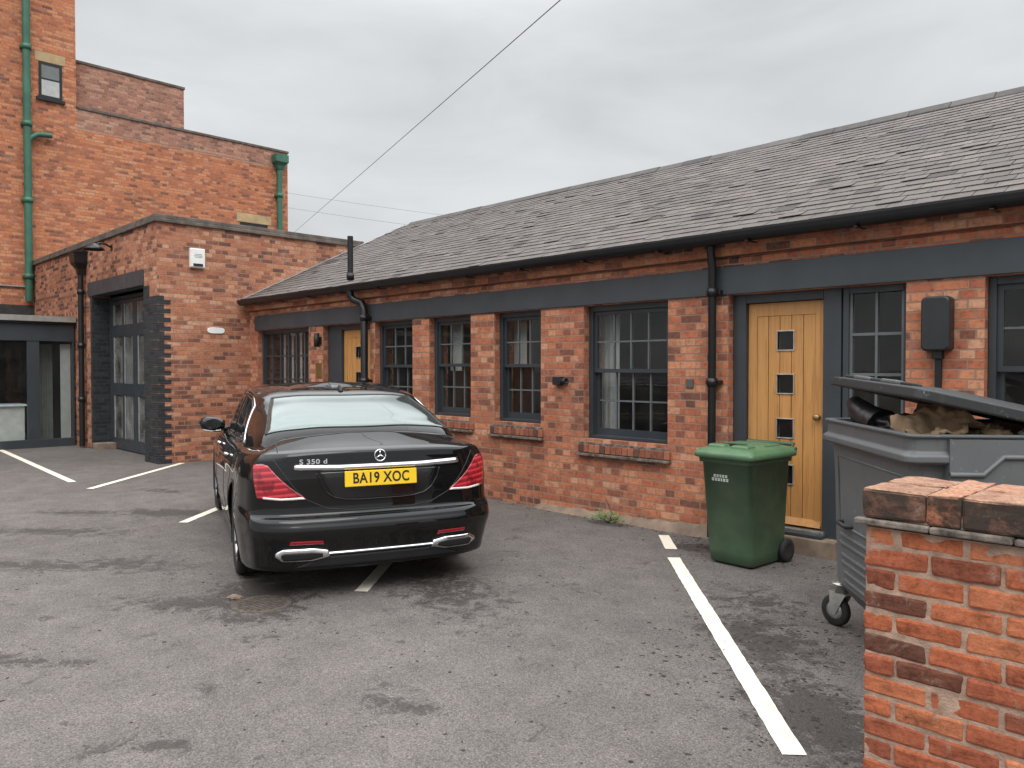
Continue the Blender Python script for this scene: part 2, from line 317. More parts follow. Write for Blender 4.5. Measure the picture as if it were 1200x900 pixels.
def asphalt():
    m, nt, p = new_mat('worn_asphalt'); pos = geoco(nt)
    big = noise(nt, pos, 0.35, 6, 0.6, 0.5)
    c = mixc(nt, maprange(nt, big, 0.3, 0.7), (0.136, 0.123, 0.117), (0.186, 0.17, 0.162))
    med = noise(nt, pos, 3.2, 7, 0.65)
    c = mixc(nt, 0.6, c, ramp(nt, med, [(0.3, (0.62, 0.61, 0.60)), (0.7, (1.14, 1.13, 1.12))]), 'MULTIPLY')
    vor = N(nt, 'ShaderNodeTexVoronoi'); vor.inputs['Scale'].default_value = 130; link(nt, pos, vor.inputs['Vector'])
    agg = ramp(nt, vor.outputs['Distance'], [(0.0, (1.25, 1.24, 1.22)), (0.45, (1.0, 1.0, 1.0)), (0.8, (0.6, 0.59, 0.59))])
    c = mixc(nt, 0.9, c, agg, 'MULTIPLY')
    sepc = N(nt, 'ShaderNodeSeparateColor'); link(nt, vor.outputs['Color'], sepc.inputs[0])
    c = mixc(nt, 0.8, c, ramp(nt, sepc.outputs[0], [(0.0, (0.68, 0.67, 0.66)), (0.5, (0.96, 0.96, 0.96)), (0.93, (1.12, 1.11, 1.09)), (1.0, (1.6, 1.55, 1.5))]), 'MULTIPLY')
    # damp, mossy patches in the yard, and a dark ellipse under the car's tail
    blotch = None
    for (x, y, rx, ry, ang, st) in GROUND_PATCHES:
        mpn = N(nt, 'ShaderNodeMapping'); mpn.vector_type = 'TEXTURE'
        mpn.inputs['Location'].default_value = (x, y, 0); mpn.inputs['Rotation'].default_value = (0, 0, R(ang)); mpn.inputs['Scale'].default_value = (rx, ry, 1)
        link(nt, pos, mpn.inputs[0])
        ln = N(nt, 'ShaderNodeVectorMath', operation='LENGTH'); link(nt, mpn.outputs[0], ln.inputs[0])
        v = math_(nt, 'MULTIPLY', maprange(nt, ln.outputs['Value'], 0.0, 1.0, 1.0, 0.0), st)
        blotch = v if blotch is None else math_(nt, 'MAXIMUM', blotch, v)
    ragged = math_(nt, 'ADD', blotch, math_(nt, 'MULTIPLY_ADD', noise(nt, pos, 7.5, 9, 0.75, 0.6), 2.4, -1.2))
    ragged = math_(nt, 'ADD', ragged, math_(nt, 'MULTIPLY_ADD', noise(nt, pos, 48, 6, 0.7), 1.1, -0.55))
    wm = maprange(nt, ragged, 0.42, 0.66)
    # scattered small clumps of dark mould everywhere
    sp = math_(nt, 'MULTIPLY', maprange(nt, noise(nt, pos, 4.5, 8, 0.72, 0.6), 0.592, 0.645), 0.8)
    wm = math_(nt, 'MAXIMUM', wm, sp)
    c = mixc(nt, math_(nt, 'MULTIPLY', wm, 0.72), c, (0.03, 0.025, 0.022))
    link(nt, c, p.inputs['Base Color'])
    link(nt, maprange(nt, wm, 0, 1, 0.9, 0.62), p.inputs['Roughness']); p.inputs['Specular IOR Level'].default_value = 0.3
    h = math_(nt, 'MULTIPLY_ADD', vor.outputs['Distance'], -0.6, math_(nt, 'MULTIPLY', noise(nt, pos, 40, 4), 0.5))
    bump(nt, p, h, 0.5, 0.008); return m
GROUND_PATCHES = [(-5.15, 2.55, 1.013, 0.588, -20, 1.15), (-5.3, 2.2, 1.215, 0.42, 45, 0.862), (-8.9, 3.3, 1.215, 0.448, 40, 1.035), (-8.6, 2.2, 1.62, 0.42, 40, 0.805), (-7.3, 1.6, 1.62, 0.42, 45, 0.805), (-6.8, 2.2, 1.215, 0.49, 40, 0.805), (-3.7, 6.15, 0.675, 0.308, 30, 1.035), (-2.2, 4.3, 1.35, 0.7, -50, 0.828), (-1.5, 3.5, 0.945, 0.56, -40, 1.035), (-2.6, 5.0, 0.945, 0.7, 0, 0.69), (-10.5, 3.9, 1.215, 0.42, 30, 0.69), (-5.0, 1.0, 1.08, 0.196, 40, 0.69), (-3.0, 2.2, 0.405, 0.196, 20, 0.805), (-4.3, 3.6, 1.5, 0.8, -20, 0.75), (-9.6, 2.6, 1.3, 0.35, 40, 0.8), (-2.0, 1.9, 0.5, 0.2, 20, 0.7), (-3.4, 1.25, 0.45, 0.15, 40, 0.75)]
M['asphalt'] = asphalt()

# ------------------------------------------------------------------ mesh builder
BOXF = [(0, 3, 2, 1), (4, 5, 6, 7), (0, 1, 5, 4), (1, 2, 6, 5), (2, 3, 7, 6), (3, 0, 4, 7)]
class MB:
    def __init__(s): s.v = []; s.f = []; s.c = []; s.sm = []
    def add(s, vs, fs, c=None, smooth=False):
        b = len(s.v); s.v += [tuple(v) for v in vs]
        for f in fs: s.f.append(tuple(i+b for i in f)); s.c.append(c or (1, 1, 1)); s.sm.append(smooth)
        return s
    def box(s, x0, x1, y0, y1, z0, z1, c=None, skew=None):
        x0, x1 = min(x0, x1), max(x0, x1); y0, y1 = min(y0, y1), max(y0, y1); z0, z1 = min(z0, z1), max(z0, z1)
        return s.add([(x0, y0, z0), (x1, y0, z0), (x1, y1, z0), (x0, y1, z0), (x0, y0, z1), (x1, y0, z1), (x1, y1, z1), (x0, y1, z1)], BOXF, c)
    def obox(s, mtx, hx, hy, hz, c=None):
        vs = [mtx @ Vector(p) for p in ((-hx, -hy, -hz), (hx, -hy, -hz), (hx, hy, -hz), (-hx, hy, -hz), (-hx, -hy, hz), (hx, -hy, hz), (hx, hy, hz), (-hx, hy, hz))]
        return s.add(vs, BOXF, c)
    def prism(s, prof, axis, a0, a1, c=None, smooth=False):
        # prof: CCW list in the two other axes (order: x->(y,z), y->(x,z), z->(x,y))
        def P(a, p): return {'x': (a, p[0], p[1]), 'y': (p[0], a, p[1]), 'z': (p[0], p[1], a)}[axis]
        n = len(prof); vs = [P(a0, p) for p in prof] + [P(a1, p) for p in prof]
        fs = [(i, (i+1) % n, n+(i+1) % n, n+i) for i in range(n)]
        s.add(vs, fs, c, smooth); s.add([P(a0, p) for p in prof], [tuple(range(n))[::-1]], c); s.add([P(a1, p) for p in prof], [tuple(range(n))], c)
        return s
    def tube(s, pts, r, n=10, c=None, cap=True, smooth=True):
        pts = [Vector(p) for p in pts]; rings = []
        rr = r if isinstance(r, (list, tuple)) else [r]*len(pts)
        up = None
        for i, p in enumerate(pts):
            t = (pts[min(i+1, len(pts)-1)] - pts[max(i-1, 0)]).normalized()
            if up is None:
                up = Vector((0, 0, 1)) if abs(t.z) < 0.9 else Vector((1, 0, 0))
            a = (up - t*up.dot(t)).normalized(); up = a; b = t.cross(a)
            rings.append([p + (a*math.cos(2*math.pi*k/n) + b*math.sin(2*math.pi*k/n))*rr[i] for k in range(n)])
        vs = [v for q in rings for v in q]
        fs = [(i*n+k, i*n+(k+1) % n, (i+1)*n+(k+1) % n, (i+1)*n+k) for i in range(len(pts)-1) for k in range(n)]
        b = len(s.v); s.add(vs, fs, c, smooth)
        if cap: s.add(rings[0], [tuple(range(n))[::-1]], c); s.add(rings[-1], [tuple(range(n))], c)
        return s
    def rings(s, rs, c=None, smooth=True, cap0=True, cap1=True, closed=True):
        n = len(rs[0]); vs = [v for q in rs for v in q]
        m = n if closed else n-1
        fs = [(i*n+k, i*n+(k+1) % n, (i+1)*n+(k+1) % n, (i+1)*n+k) for i in range(len(rs)-1) for k in range(m)]
        s.add(vs, fs, c, smooth)
        if cap0: s.add(rs[0], [tuple(range(n))[::-1]], c)
        if cap1: s.add(rs[-1], [tuple(range(n))], c)
        return s
    def lathe(s, prof, mtx=Matrix(), n=32, c=None, smooth=True):
        # prof: (r, h) along local z
        rs = [[mtx @ Vector((r*math.cos(2*math.pi*k/n), r*math.sin(2*math.pi*k/n), h)) for k in range(n)] for r, h in prof]
        return s.rings(rs, c, smooth, False, False)
    def build(s, name, mat, parent=None, world=True, bevel=0.0, bseg=2, uvoff=(0, 0)):
        off = Vector((0, 0, 0)); q = parent
        if world:
            while q is not None: off += q.location; q = q.parent
        me = bpy.data.meshes.new(name); me.from_pydata([Vector(v) - off for v in s.v], [], s.f)
        uvs = np.zeros((len(me.loops), 2), np.float32); cols = np.ones((len(me.loops), 4), np.float32)
        for poly, c in zip(me.polygons, s.c):
            nrm = poly.normal
            for li in poly.loop_indices:
                p = s.v[me.loops[li].vertex_index]
                if abs(nrm.z) > 0.75: q2 = (p[0], p[1])
                elif abs(nrm.x) > abs(nrm.y): q2 = (p[1], p[2])
                else: q2 = (p[0], p[2])
                uvs[li] = (q2[0] + uvoff[0], q2[1] + uvoff[1])
                cols[li, :3] = c
        me.uv_layers.new(name='UVMap'); me.color_attributes.new('tint', 'FLOAT_COLOR', 'CORNER')
        me.uv_layers['UVMap'].data.foreach_set('uv', uvs.ravel()); me.color_attributes['tint'].data.foreach_set('color', cols.ravel())
        me.polygons.foreach_set('use_smooth', s.sm)
        me.materials.append(mat)
        o = bpy.data.objects.new(name, me); col.objects.link(o)
        if parent is not None: o.parent = parent
        if bevel:
            b = o.modifiers.new('bevel', 'BEVEL'); b.width = bevel; b.segments = bseg; b.limit_method = 'ANGLE'; b.angle_limit = R(40)
        return o
def thing(name, label, cat, loc=(0, 0, 0), rz=0, group=None):
    o = bpy.data.objects.new(name, None); col.objects.link(o); o.location = loc; o.rotation_euler = (0, 0, rz); o.empty_display_size = 0.1
    return tag(o, label, cat, group)
def tag(o, label, cat, group=None, kind=None):
    o['label'] = label; o['category'] = cat
    if group: o['group'] = group
    if kind: o['kind'] = kind
    return o
def text_mesh(name, body, size, mtx, mat, parent, extr=0.001, sx=1.0, spacing=1.0, font_bold=0.0):
    cu = bpy.data.curves.new(name, 'FONT'); cu.body = body; cu.size = size; cu.extrude = extr; cu.align_x = 'CENTER'; cu.align_y = 'CENTER'
    cu.space_character = spacing; cu.offset = font_bold
    t = bpy.data.objects.new(name, cu); col.objects.link(t)
    dg = bpy.context.evaluated_depsgraph_get(); me = bpy.data.meshes.new_from_object(t.evaluated_get(dg))
    bpy.data.objects.remove(t); bpy.data.curves.remove(cu)
    me.transform(Matrix.Diagonal((sx, 1, 1, 1))); me.transform(mtx)
    me.materials.clear(); me.materials.append(mat)
    o = bpy.data.objects.new(name, me); col.objects.link(o); o.parent = parent; return o

# ------------------------------------------------------------------ ground and bay lines
g = MB(); g.add([(-400, -400, 0), (400, -400, 0), (400, 400, 0), (-400, 400, 0)], [(0, 1, 2, 3)])
ground = g.build('ground', M['asphalt']); ground['kind'] = 'structure'
def bay_line(p0, p1, wd=0.1, z=0.004):
    a, b = Vector((*p0, 0)), Vector((*p1, 0)); d = (b-a).normalized(); n = Vector((-d.y, d.x, 0))*wd/2
    L = (b-a).length; k = max(2, int(L/0.06)); lo, hi = [], []
    for i in range(k+1):
        p = a + d*(L*i/k)
        lo.append(p - n*(1+random.uniform(-.05, .05))); hi.append(p + n*(1+random.uniform(-.05, .05)))
    m = MB()
    vs = [(v.x, v.y, z) for v in lo+hi]
    m.add(vs, [(i, i+1, k+1+i+1, k+1+i) for i in range(k)])
    o = m.build('parking_line', M['line']); o['kind'] = 'structure'; return o
bay_line((-1.44, 3.1), (-3.70, 5.62), 0.105)
bay_line((-3.89, 5.87), (-4.27, 6.31), 0.105)
bay_line((-4.74, 3.14), (-7.2, 5.9), 0.1)
bay_line((-8.2, 3.22), (-10.6, 5.9), 0.1)
bay_line((-11.4, 3.23), (-13.4, 5.26), 0.1)
bay_line((-12.26, 3.25), (-18.4, 3.53), 0.1)

# ------------------------------------------------------------------ long brick workshop
FY = 6.55; XL, XR = -13.5, 6.0
ws = thing('workshop_building', 'long low red brick workshop with slate roof, dark beam and two oak doors', 'building', (-4, FY, 0))
ops = [(-13.2, -11.39, 1.0), (-10.95, -9.62, 0.1), (-9.5, -8.59, .98), (-8.22, -7.37, 1.0), (-6.93, -6.14, .98), (-5.49, -4.39, .86), (-3.72, -2.15, .1), (-1.6, -0.5, .9), (2.0, 3.0, .9)]
wl = MB(); x = XL
for (a, b, z0) in ops:
    wl.box(x, a, FY, FY+.33, -.1, 2.32); wl.box(a, b, FY, FY+.33, -.1, z0); x = b
wl.box(x, XR, FY, FY+.33, -.1, 2.32)
wl.box(XL, XR, FY, FY+.33, 2.32, 2.66)
wl.box(XL, XR, FY+.03, FY+.33, 2.66, 2.685)
wl.box(XL, XR, FY-.045, FY+.33, 2.685, 2.84)
wl.box(XR-.33, XR, FY+.33, 13.4, -.1, 2.84); wl.box(XL, XR, 13.4, 13.7, -.1, 2.84)
wall = wl.build('wall', M['brick'], ws)
gab = MB(); gab.prism([(FY, 2.84), (13.7, 2.84), (10.05, 4.62)], 'x', XR-.33, XR); gab.build('gable', M['brick'], ws)
fl = MB(); fl.box(XL, XR-.33, FY+.33, 13.4, 0.0, .09); fl.box(XL+.01, XR-.35, FY+.34, 13.39, 2.78, 2.83); fl.box(XL+.01, XR-.34, 9.9, 10.0, .09, 2.78)
for px in (-11.2, -9.56, -4.1, -1.9): fl.box(px-.04, px+.04, FY+.34, 9.9, .09, 2.78)
fl.build('interior', M['dark_room'], ws)
bm_ = MB(); bm_.box(-13.28, XR-.02, FY-.022, FY+.1, 2.325, 2.585); bm_.build('lintel_beam', M['beam'], ws, bevel=.006)
# cement fillet at the foot of the wall
ft = MB()
xs = np.linspace(-6.2, -3.75, 40); top = .075+.008*np.sin(xs*3)+.022*np.random.rand(40)+np.linspace(-.045, .03, 40); dp = .035+.02*np.random.rand(40)
rs = [[(xx, FY+.01, 0.0), (xx, FY-d-.03, 0.0), (xx, FY-d, t*.5), (xx, FY-.006, t), (xx, FY+.01, t)] for xx, t, d in zip(xs, top, dp)]
ft.rings(rs, smooth=False); ft.build('cement_fillet', M['cement'], ws)

def sash_window(x0, x1, z0, cols, rows=(2, 2), z1=2.325, y=FY+.10, casement=False):
    fr = MB(); t = .055
    fr.box(x0+.003, x0+t, y-.01, y+.11, z0+.002, z1); fr.box(x1-t, x1-.003, y-.01, y+.11, z0+.002, z1)
    fr.box(x0+t, x1-t, y-.01, y+.11, z1-t-.01, z1); fr.box(x0+.003, x1-.003, y-.035, y+.11, z0-.025, z0+.002)
    fr.box(x0+t, x1-t, y-.01, y+.11, z0+.002, z0+.035)
    wn = fr.build('window', M['anthracite'], ws, bevel=.004)
    zi0, zi1 = z0+.035, z1-t-.01
    xa, xb = x0+t, x1-t; zm = zi0 + (zi1-zi0)*rows[1]/(rows[0]+rows[1]) + .01
    halves = [(zm, zi1, y+.02, rows[0]), (zi0, zm+.04, y+.062, rows[1])] if not casement else [(zi0, zi1, y+.02, rows[0])]
    if not casement:
        for (za, zb, yy, nr) in halves:
            lower = (za == zi0)
            s = MB(); gb_ = MB(); st = .042; br = .075 if lower else .04
            s.box(xa, xa+st, yy, yy+.038, za, zb); s.box(xb-st, xb, yy, yy+.038, za, zb)
            s.box(xa+st, xb-st, yy+.001, yy+.038, za, za+br); s.box(xa+st, xb-st, yy+.001, yy+.038, zb-.042, zb)
            for i in range(1, cols):
                xx = xa+st+(xb-xa-2*st)*i/cols; gb_.box(xx-.009, xx+.009, yy+.004, yy+.03, za+br, zb-.042)
            for j in range(1, nr):
                zz = za+br+(zb-.042-za-br)*j/nr; gb_.box(xa+st, xb-st, yy+.006, yy+.028, zz-.009, zz+.009)
            so_ = s.build('sash', M['anthracite'], wn); gb_.build('glazing_bars', M['bar'], wn)
            p = MB(); p.box(xa+st*.6, xb-st*.6, yy+.013, yy+.019, za+br*.6, zb-.025); p.build('pane', M['glass'], wn)
    else:
        s = MB(); st = .03; za, zb, yy, nr = halves[0]
        for i in range(cols+1):
            xx = xa+(xb-xa)*i/cols; wd = .022 if i in (0, cols) else .016; s.box(xx-wd, xx+wd, yy, yy+.04, za, zb)
        for j in range(nr+1):
            zz = za+(zb-za)*j/nr; s.box(xa, xb, yy+.003, yy+.036, zz-.013, zz+.013)
        s.build('sash', M['anthracite'], wn)
        p = MB(); p.box(xa, xb, yy+.015, yy+.021, za, zb); p.build('pane', M['glass'], wn)
    return wn
def rnd_brick():
    r = random.random()
    stops = [(0.0, (0.08, 0.045, 0.034)), (0.10, (0.15, 0.06, 0.04)), (0.22, (0.30, 0.09, 0.05)), (0.65, (0.43, 0.13, 0.062)), (1.0, (0.48, 0.18, 0.09))]
    for (a, ca), (b, cb) in zip(stops, stops[1:]):
        if r <= b:
            t = (r-a)/(b-a); return tuple(ca[i]*(1-t)+cb[i]*t for i in range(3))
def brick_sill(wn, x0, x1, z0):
    s = MB(); xx = x0-.05
    while xx < x1+.03:
        wd = .066; j = random.uniform(-.004, .004)
        zt, zb = z0-.03, z0-.15
        vs = [(xx, FY-.035+j, zb), (xx+wd, FY-.035+j, zb), (xx+wd, FY+.2, zb), (xx, FY+.2, zb), (xx, FY-.03+j, zt-.035), (xx+wd, FY-.03+j, zt-.035), (xx+wd, FY+.2, zt), (xx, FY+.2, zt)]
        s.add(vs, BOXF, rnd_brick()); xx += wd+.009
    s.c = [tuple(v*.72+.02 for v in c) for c in s.c]
    s.build('sill', M['brick_loose'], wn, bevel=.006)
    t = MB(); t.box(x0-.07, x1+.05, FY-.06, FY+.1, z0-.185, z0-.158); t.box(x0-.045, x1+.025, FY-.022, FY+.1, z0-.157, z0-.04)
    t.build('sill_tile', M['creasing'], wn, bevel=.004)
for k, (a, b, z0) in enumerate(ops):
    if k in (1, 6): continue
    if k == 0: wn = sash_window(a, b, z0, 6, (3, 3), casement=True)
    else: wn = sash_window(a, b, z0, 4 if k == 5 else 3)
    brick_sill(wn, a, b, z0)

def oak_door(x0, x1, z0, z1, y, frame_x0, frame_x1, knob_right=True, wins=(1.885, 1.49, 1.085, .665)):
    f = MB()
    f.box(frame_x0, x0-.004, y-.02, y+.12, z0-.1, 2.322); f.box(x1+.004, frame_x1, y-.02, y+.12, z0-.1, 2.322); f.box(x0-.004, x1+.004, y-.02, y+.12, z1+.004, 2.322)
    dr = f.build('door', M['anthracite'], ws, bevel=.005)
    l = MB(); W = x1-x0; st = .085
    l.box(x0, x0+st, y+.03, y+.08, z0, z1); l.box(x1-st, x1, y+.03, y+.08, z0, z1); l.box(x0+st, x1-st, y+.03, y+.08, z1-.12, z1)
    nb = 5; bw = (W-2*st)/nb
    cx = (x0+x1)/2; hw = .075; hh = .083
    for i in range(nb):
        a = x0+st+bw*i+.003; b = x0+st+bw*(i+1)-.003
        zz = z0
        if a < cx+hw and b > cx-hw:
            for wz in sorted(wins):
                l.box(max(a, cx-hw-1), min(b, cx+hw+1), y+.036, y+.08, zz, wz-hh) if True else None
                if a < cx-hw: l.box(a, cx-hw, y+.036, y+.08, wz-hh, wz+hh)
                if b > cx+hw: l.box(cx+hw, b, y+.036, y+.08, wz-hh, wz+hh)
                zz = wz+hh
        l.box(a, b, y+.036, y+.08, zz, z1-.12)
    l.box(x0+st-.001, x1-st+.001, y+.0405, y+.045, z1-.1235, z1-.12)
    l.build('leaf', M['oak'], dr, bevel=.003)
    gb = MB(); 
    for i in range(nb+1):
        a = x0+st+bw*i; 
        if cx-hw < a < cx+hw: continue
        gb.box(a-.003, a+.003, y+.042, y+.075, z0, z1-.125)
    gb.build('groove', M['rubber'], dr)
    for wz in wins:
        fr = MB(); t = .010
        for q in ((cx-hw-t, cx-hw, wz-hh-t, wz+hh+t), (cx+hw, cx+hw+t, wz-hh-t, wz+hh+t), (cx-hw, cx+hw, wz-hh-t, wz-hh), (cx-hw, cx+hw, wz+hh, wz+hh+t)):
            fr.box(q[0], q[1], y+.026, y+.07, q[2], q[3])
        fr.build('window_trim', M['steel'], dr, bevel=.002)
        p = MB(); p.box(cx-hw, cx+hw, y+.052, y+.058, wz-hh, wz+hh); p.build('pane', M['glass'], dr)
    kx = x1-.055 if knob_right else x0+.055
    k = MB(); k.lathe([(0, -.045), (.022, -.045), (.031, -.032), (.031, -.022), (.02, -.01), (.011, 0), (.011, .01), (.026, .012), (.026, .02), (0, .02)], Matrix.Translation((kx, y+.015, 1.20)) @ Matrix.Rotation(R(-90), 4, 'X'), 20)
    k.build('knob', M['brass'], dr)
    th = MB(); th.box(frame_x0+.02, x1+.03, y-.06, y+.11, z0-.055, z0-.008); th.build('threshold', M['steel'], dr, bevel=.006)
    wb = MB(); wb.prism([(y+.0, z0+.012), (y+.035, z0+.012), (y+.035, z0+.075)], 'x', x0+.02, x1-.02); wb.build('weather_bar', M['oak'], dr)
    stp = MB(); stp.box(frame_x0-.02, frame_x1+.02, FY-.05, y+.12, -.05, z0-.06); stp.build('step', M['cement'], dr, bevel=.01)
    bp = MB(); bp.box(frame_x0+.01, x1+.05, FY-.02, y-.03, z0-.058, z0-.03); bp.build('sill_board', M['anthracite'], dr, bevel=.004)
    return dr
d2 = oak_door(-3.585, -2.86, .21, 2.235, FY+.11, -3.715, -2.70)
d1 = oak_door(-10.55, -9.72, .21, 2.235, FY+.11, -10.945, -9.625, False)
# side light next to the near oak door
sl = MB(); y = FY+.12
sl.box(-2.69, -2.64, y-.02, y+.1, .12, 2.322); sl.box(-2.20, -2.153, y-.02, y+.1, .12, 2.322); sl.box(-2.64, -2.20, y-.02, y+.1, 2.265, 2.322); sl.box(-2.64, -2.20, y-.02, y+.1, .12, .2)
sw = sl.build('window', M['anthracite'], ws, bevel=.004)
s = MB(); s.box(-2.43, -2.41, y+.0, y+.05, .2, 2.265)
for zz in (.55, .9, 1.235, 1.58, 1.92): s.box(-2.64, -2.20, y+.003, y+.045, zz-.012, zz+.012)
s.box(-2.64, -2.617, y+.002, y+.047, .2, 2.265); s.box(-2.223, -2.20, y+.002, y+.047, .2, 2.265)
s.build('sash', M['bar'], sw)
p = MB(); p.box(-2.63, -2.21, y+.02, y+.026, .2, 2.265); p.build('pane', M['glass'], sw)

# slates
EY, EZ, RY, RZ = FY-.17, 2.875, 10.05, 4.70
sl_v = Vector((0, RY-EY, RZ-EZ)); SL = sl_v.length; sdv = sl_v.normalized(); snv = Vector((0, -sdv.z, sdv.y))
rf = MB(); rows = 27; gauge = SL/rows; sw_ = .21
for r in range(rows):
    xx = XL+.02 - (sw_/2 if r % 2 else 0)
    while xx < XR+.05:
        wdt = sw_*random.uniform(.93, 1.05)
        x0 = max(xx, XL+.01); x1 = xx+wdt-.006
        if x1 > x0+.02:
            lift = 0.004+random.random()*.004; slip = 0.0; tw = random.uniform(-.006, .006)
            q = random.random()
            if q < .07: lift += random.uniform(.003, .009); slip = random.uniform(-.03, .02)
            if q > .985: slip = -.06
            g0 = r*gauge + slip + random.uniform(-.004, .004); g1 = min(r*gauge + gauge*2.0, SL)
            base = Vector((0, EY, EZ))
            def P(xv, gg, hgt): v = base + sdv*gg + snv*hgt; return (xv, v.y, v.z)
            t = .007
            b0 = .010+lift; b1 = .001
            vs = [P(x0, g0+tw, b0), P(x1, g0-tw, b0), P(x1, g1, b1), P(x0, g1, b1), P(x0, g0+tw, b0+t), P(x1, g0-tw, b0+t), P(x1, g1, b1+t), P(x0, g1, b1+t)]
            k = random.gauss(1, .10); hue = random.random()
            cc = (0.125*k, (0.112-.006*hue)*k, (0.102+.004*hue)*k)
            if random.random() < .03: cc = tuple(v*.45 for v in cc)
            if random.random() < .02: cc = tuple(v*1.25 for v in cc)
            rf.add(vs, BOXF, cc)
        xx += wdt
roof = rf.build('roof', M['slate'], ws)
dk = MB()
dk.add([(XL, EY+.06, EZ-.025), (XR+.05, EY+.06, EZ-.025), (XR+.05, RY, RZ-.03), (XL, RY, RZ-.03), (XL, 13.85, EZ-.025), (XR+.05, 13.85, EZ-.025)], [(0, 1, 2, 3), (3, 2, 5, 4)], (.1, .095, .09))
dk.build('roof_deck', M['slate'], roof)
rd = MB(); xx = XL+.3
while xx < XR:
    h = random.uniform(-.006, .006)
    c = random.gauss(1, .15); cc = (.085*c, .08*c, .078*c)
    rd.prism([(RY-.15, RZ-.045+h), (RY-.145, RZ-.065+h), (RY+.145, RZ-.065+h), (RY+.15, RZ-.045+h), (RY+.03, RZ+.05+h), (RY-.03, RZ+.05+h)][::-1], 'x', xx, xx+.445, cc); xx += .452
rd.build('ridge', M['slate'], roof, bevel=.008)
lf = MB(); n = 30
for i in range(n):
    g0, g1 = SL*i/n, SL*(i+1)/n+.02; wv = .14+.05*random.random()
    def P(xv, gg, h): v = Vector((0, EY, EZ)) + sdv*gg + snv*h; return (xv, v.y, v.z)
    vs = [P(XL+.004, g0, .026), P(XL+wv, g0, .028), P(XL+wv*random.uniform(.9, 1.1), g1, .024), P(XL+.004, g1, .026)]
    k = random.choice([.35, .5, .9, 1.3, 1.4])
    lf.add(vs+[(a, b, c+.004) for a, b, c in vs], BOXF, None)
lf.build('flashing', M['lead'], roof)
# gutter, brackets
gt = MB(); gy, gz, gr = EY-.02, 2.862, .068
prof = [(gy+gr*math.cos(t), gz-.02+gr*1.0*math.sin(t)) for t in np.linspace(math.pi, 2*math.pi, 12)]
prof = [(gy-gr-.006, gz+.012), (gy-gr-.006, gz-.004)] + prof[1:-1] + [(gy+gr, gz+.012), (gy+gr-.008, gz+.012)] + [(gy+(gr-.009)*math.cos(t), gz-.015+(gr-.009)*math.sin(t)) for t in np.linspace(2*math.pi, math.pi, 12)][1:-1] + [(gy-gr+.004, gz+.012)]
gt.prism(prof, 'x', XL+.03, XR, smooth=False)
xx = XL+.6
while xx < XR:
    gt.box(xx-.014, xx+.014, gy-gr-.01, gy+gr+.04, gz-.098, gz-.09); xx += .95
gt.box(XL+.02, XR-.01, FY-.075, FY-.046, gz-.03, gz+.01)
gt.build('gutter', M['black_iron'], ws)
def downpipe(pts, r, clips, parent, mat, name='downpipe'):
    t = MB(); t.tube(pts, r, 14)
    for z in clips:
        x, y = pts[-1][0], pts[-1][1]
        t.lathe([(r, -.04), (r+.012, -.04), (r+.012, .04), (r, .04)], Matrix.Translation((x, y, z)), 14); t.box(x-.075, x+.075, y+r*.3, y+r+.035, z-.02, z+.02)
    return t.build(name, mat, parent)
PX, PY = -3.84, FY-.085
downpipe([(PX, PY-.04, 2.83), (PX, PY-.03, 2.7), (PX, PY, 2.6), (PX, PY, 0.03)], .038, [2.35, 1.5, .5], ws, M['black_iron'])
P1 = -9.62
downpipe([(-9.86, gy, 2.82), (-9.86, gy, 2.72), (-9.83, gy+.03, 2.66), (-9.68, PY-.02, 2.60), (P1, PY-.02, 2.5), (P1, PY-.02, 0.03)], .055, [2.38, 1.45, .5], ws, M['black_iron'])
vp = MB(); vp.tube([(-9.75, EY-.085, 2.93), (-9.75, EY-.085, 3.58)], .042, 12); vp.lathe([(.042, 0), (.056, 0), (.056, .1), (.042, .1)], Matrix.Translation((-9.75, EY-.085, 2.94)), 12)
vp.build('vent_pipe', M['black_iron'], ws)

# blinds, sill bottle inside windows
bl = MB()
for i in range(11): a = -13.05+.145*i; bl.box(a, a+.075, FY+.36, FY+.366, 1.1, 2.25)
tag(bl.build('vertical_blind', M['curtain']), 'pale vertical slat blind hanging inside the far left casement window', 'blind')
def curtain(x0, x1, z0, z1, lab):
    m = MB(); n = 24; f, b = [], []
    for i in range(n+1):
        xx = x0+(x1-x0)*i/n; yy = FY+.36+.012*math.sin(i*1.7)
        f.append((xx, yy)); b.append((xx, yy+.006))
    vs = [(a, c, z0) for a, c in f]+[(a, c, z1) for a, c in f]+[(a, c, z1) for a, c in b]+[(a, c, z0) for a, c in b]
    k = n+1
    fs = [(i, i+1, k+i+1, k+i) for i in range(n)]+[(2*k+i, 2*k+i+1, 3*k+i+1, 3*k+i) for i in range(n)]+[(k+i, k+i+1, 2*k+i+1, 2*k+i) for i in range(n)]
    m.add(vs, fs, None, True); tag(m.build('curtain', M['curtain']), lab, 'curtain')
curtain(-5.75, -5.27, .9, 2.3, 'pale curtain drawn to the left side of the widest four column window')
curtain(-8.2, -7.96, 1.6, 2.3, 'short pale curtain behind upper left panes of the second tall window from the downpipe')
curtain(-6.95, -6.72, 1.65, 2.3, 'short pale curtain behind upper left panes of the tall window left of the wall lamp')
bo = MB(); bo.lathe([(0, 0), (.03, 0), (.03, .09), (.012, .12), (.012, .15), (0, .15)], Matrix.Translation((-4.95, FY+.27, 1.60)), 14)
bo2 = MB(); bo2.box(-5.4, -4.4, FY+.24, FY+.33, 1.575, 1.598)

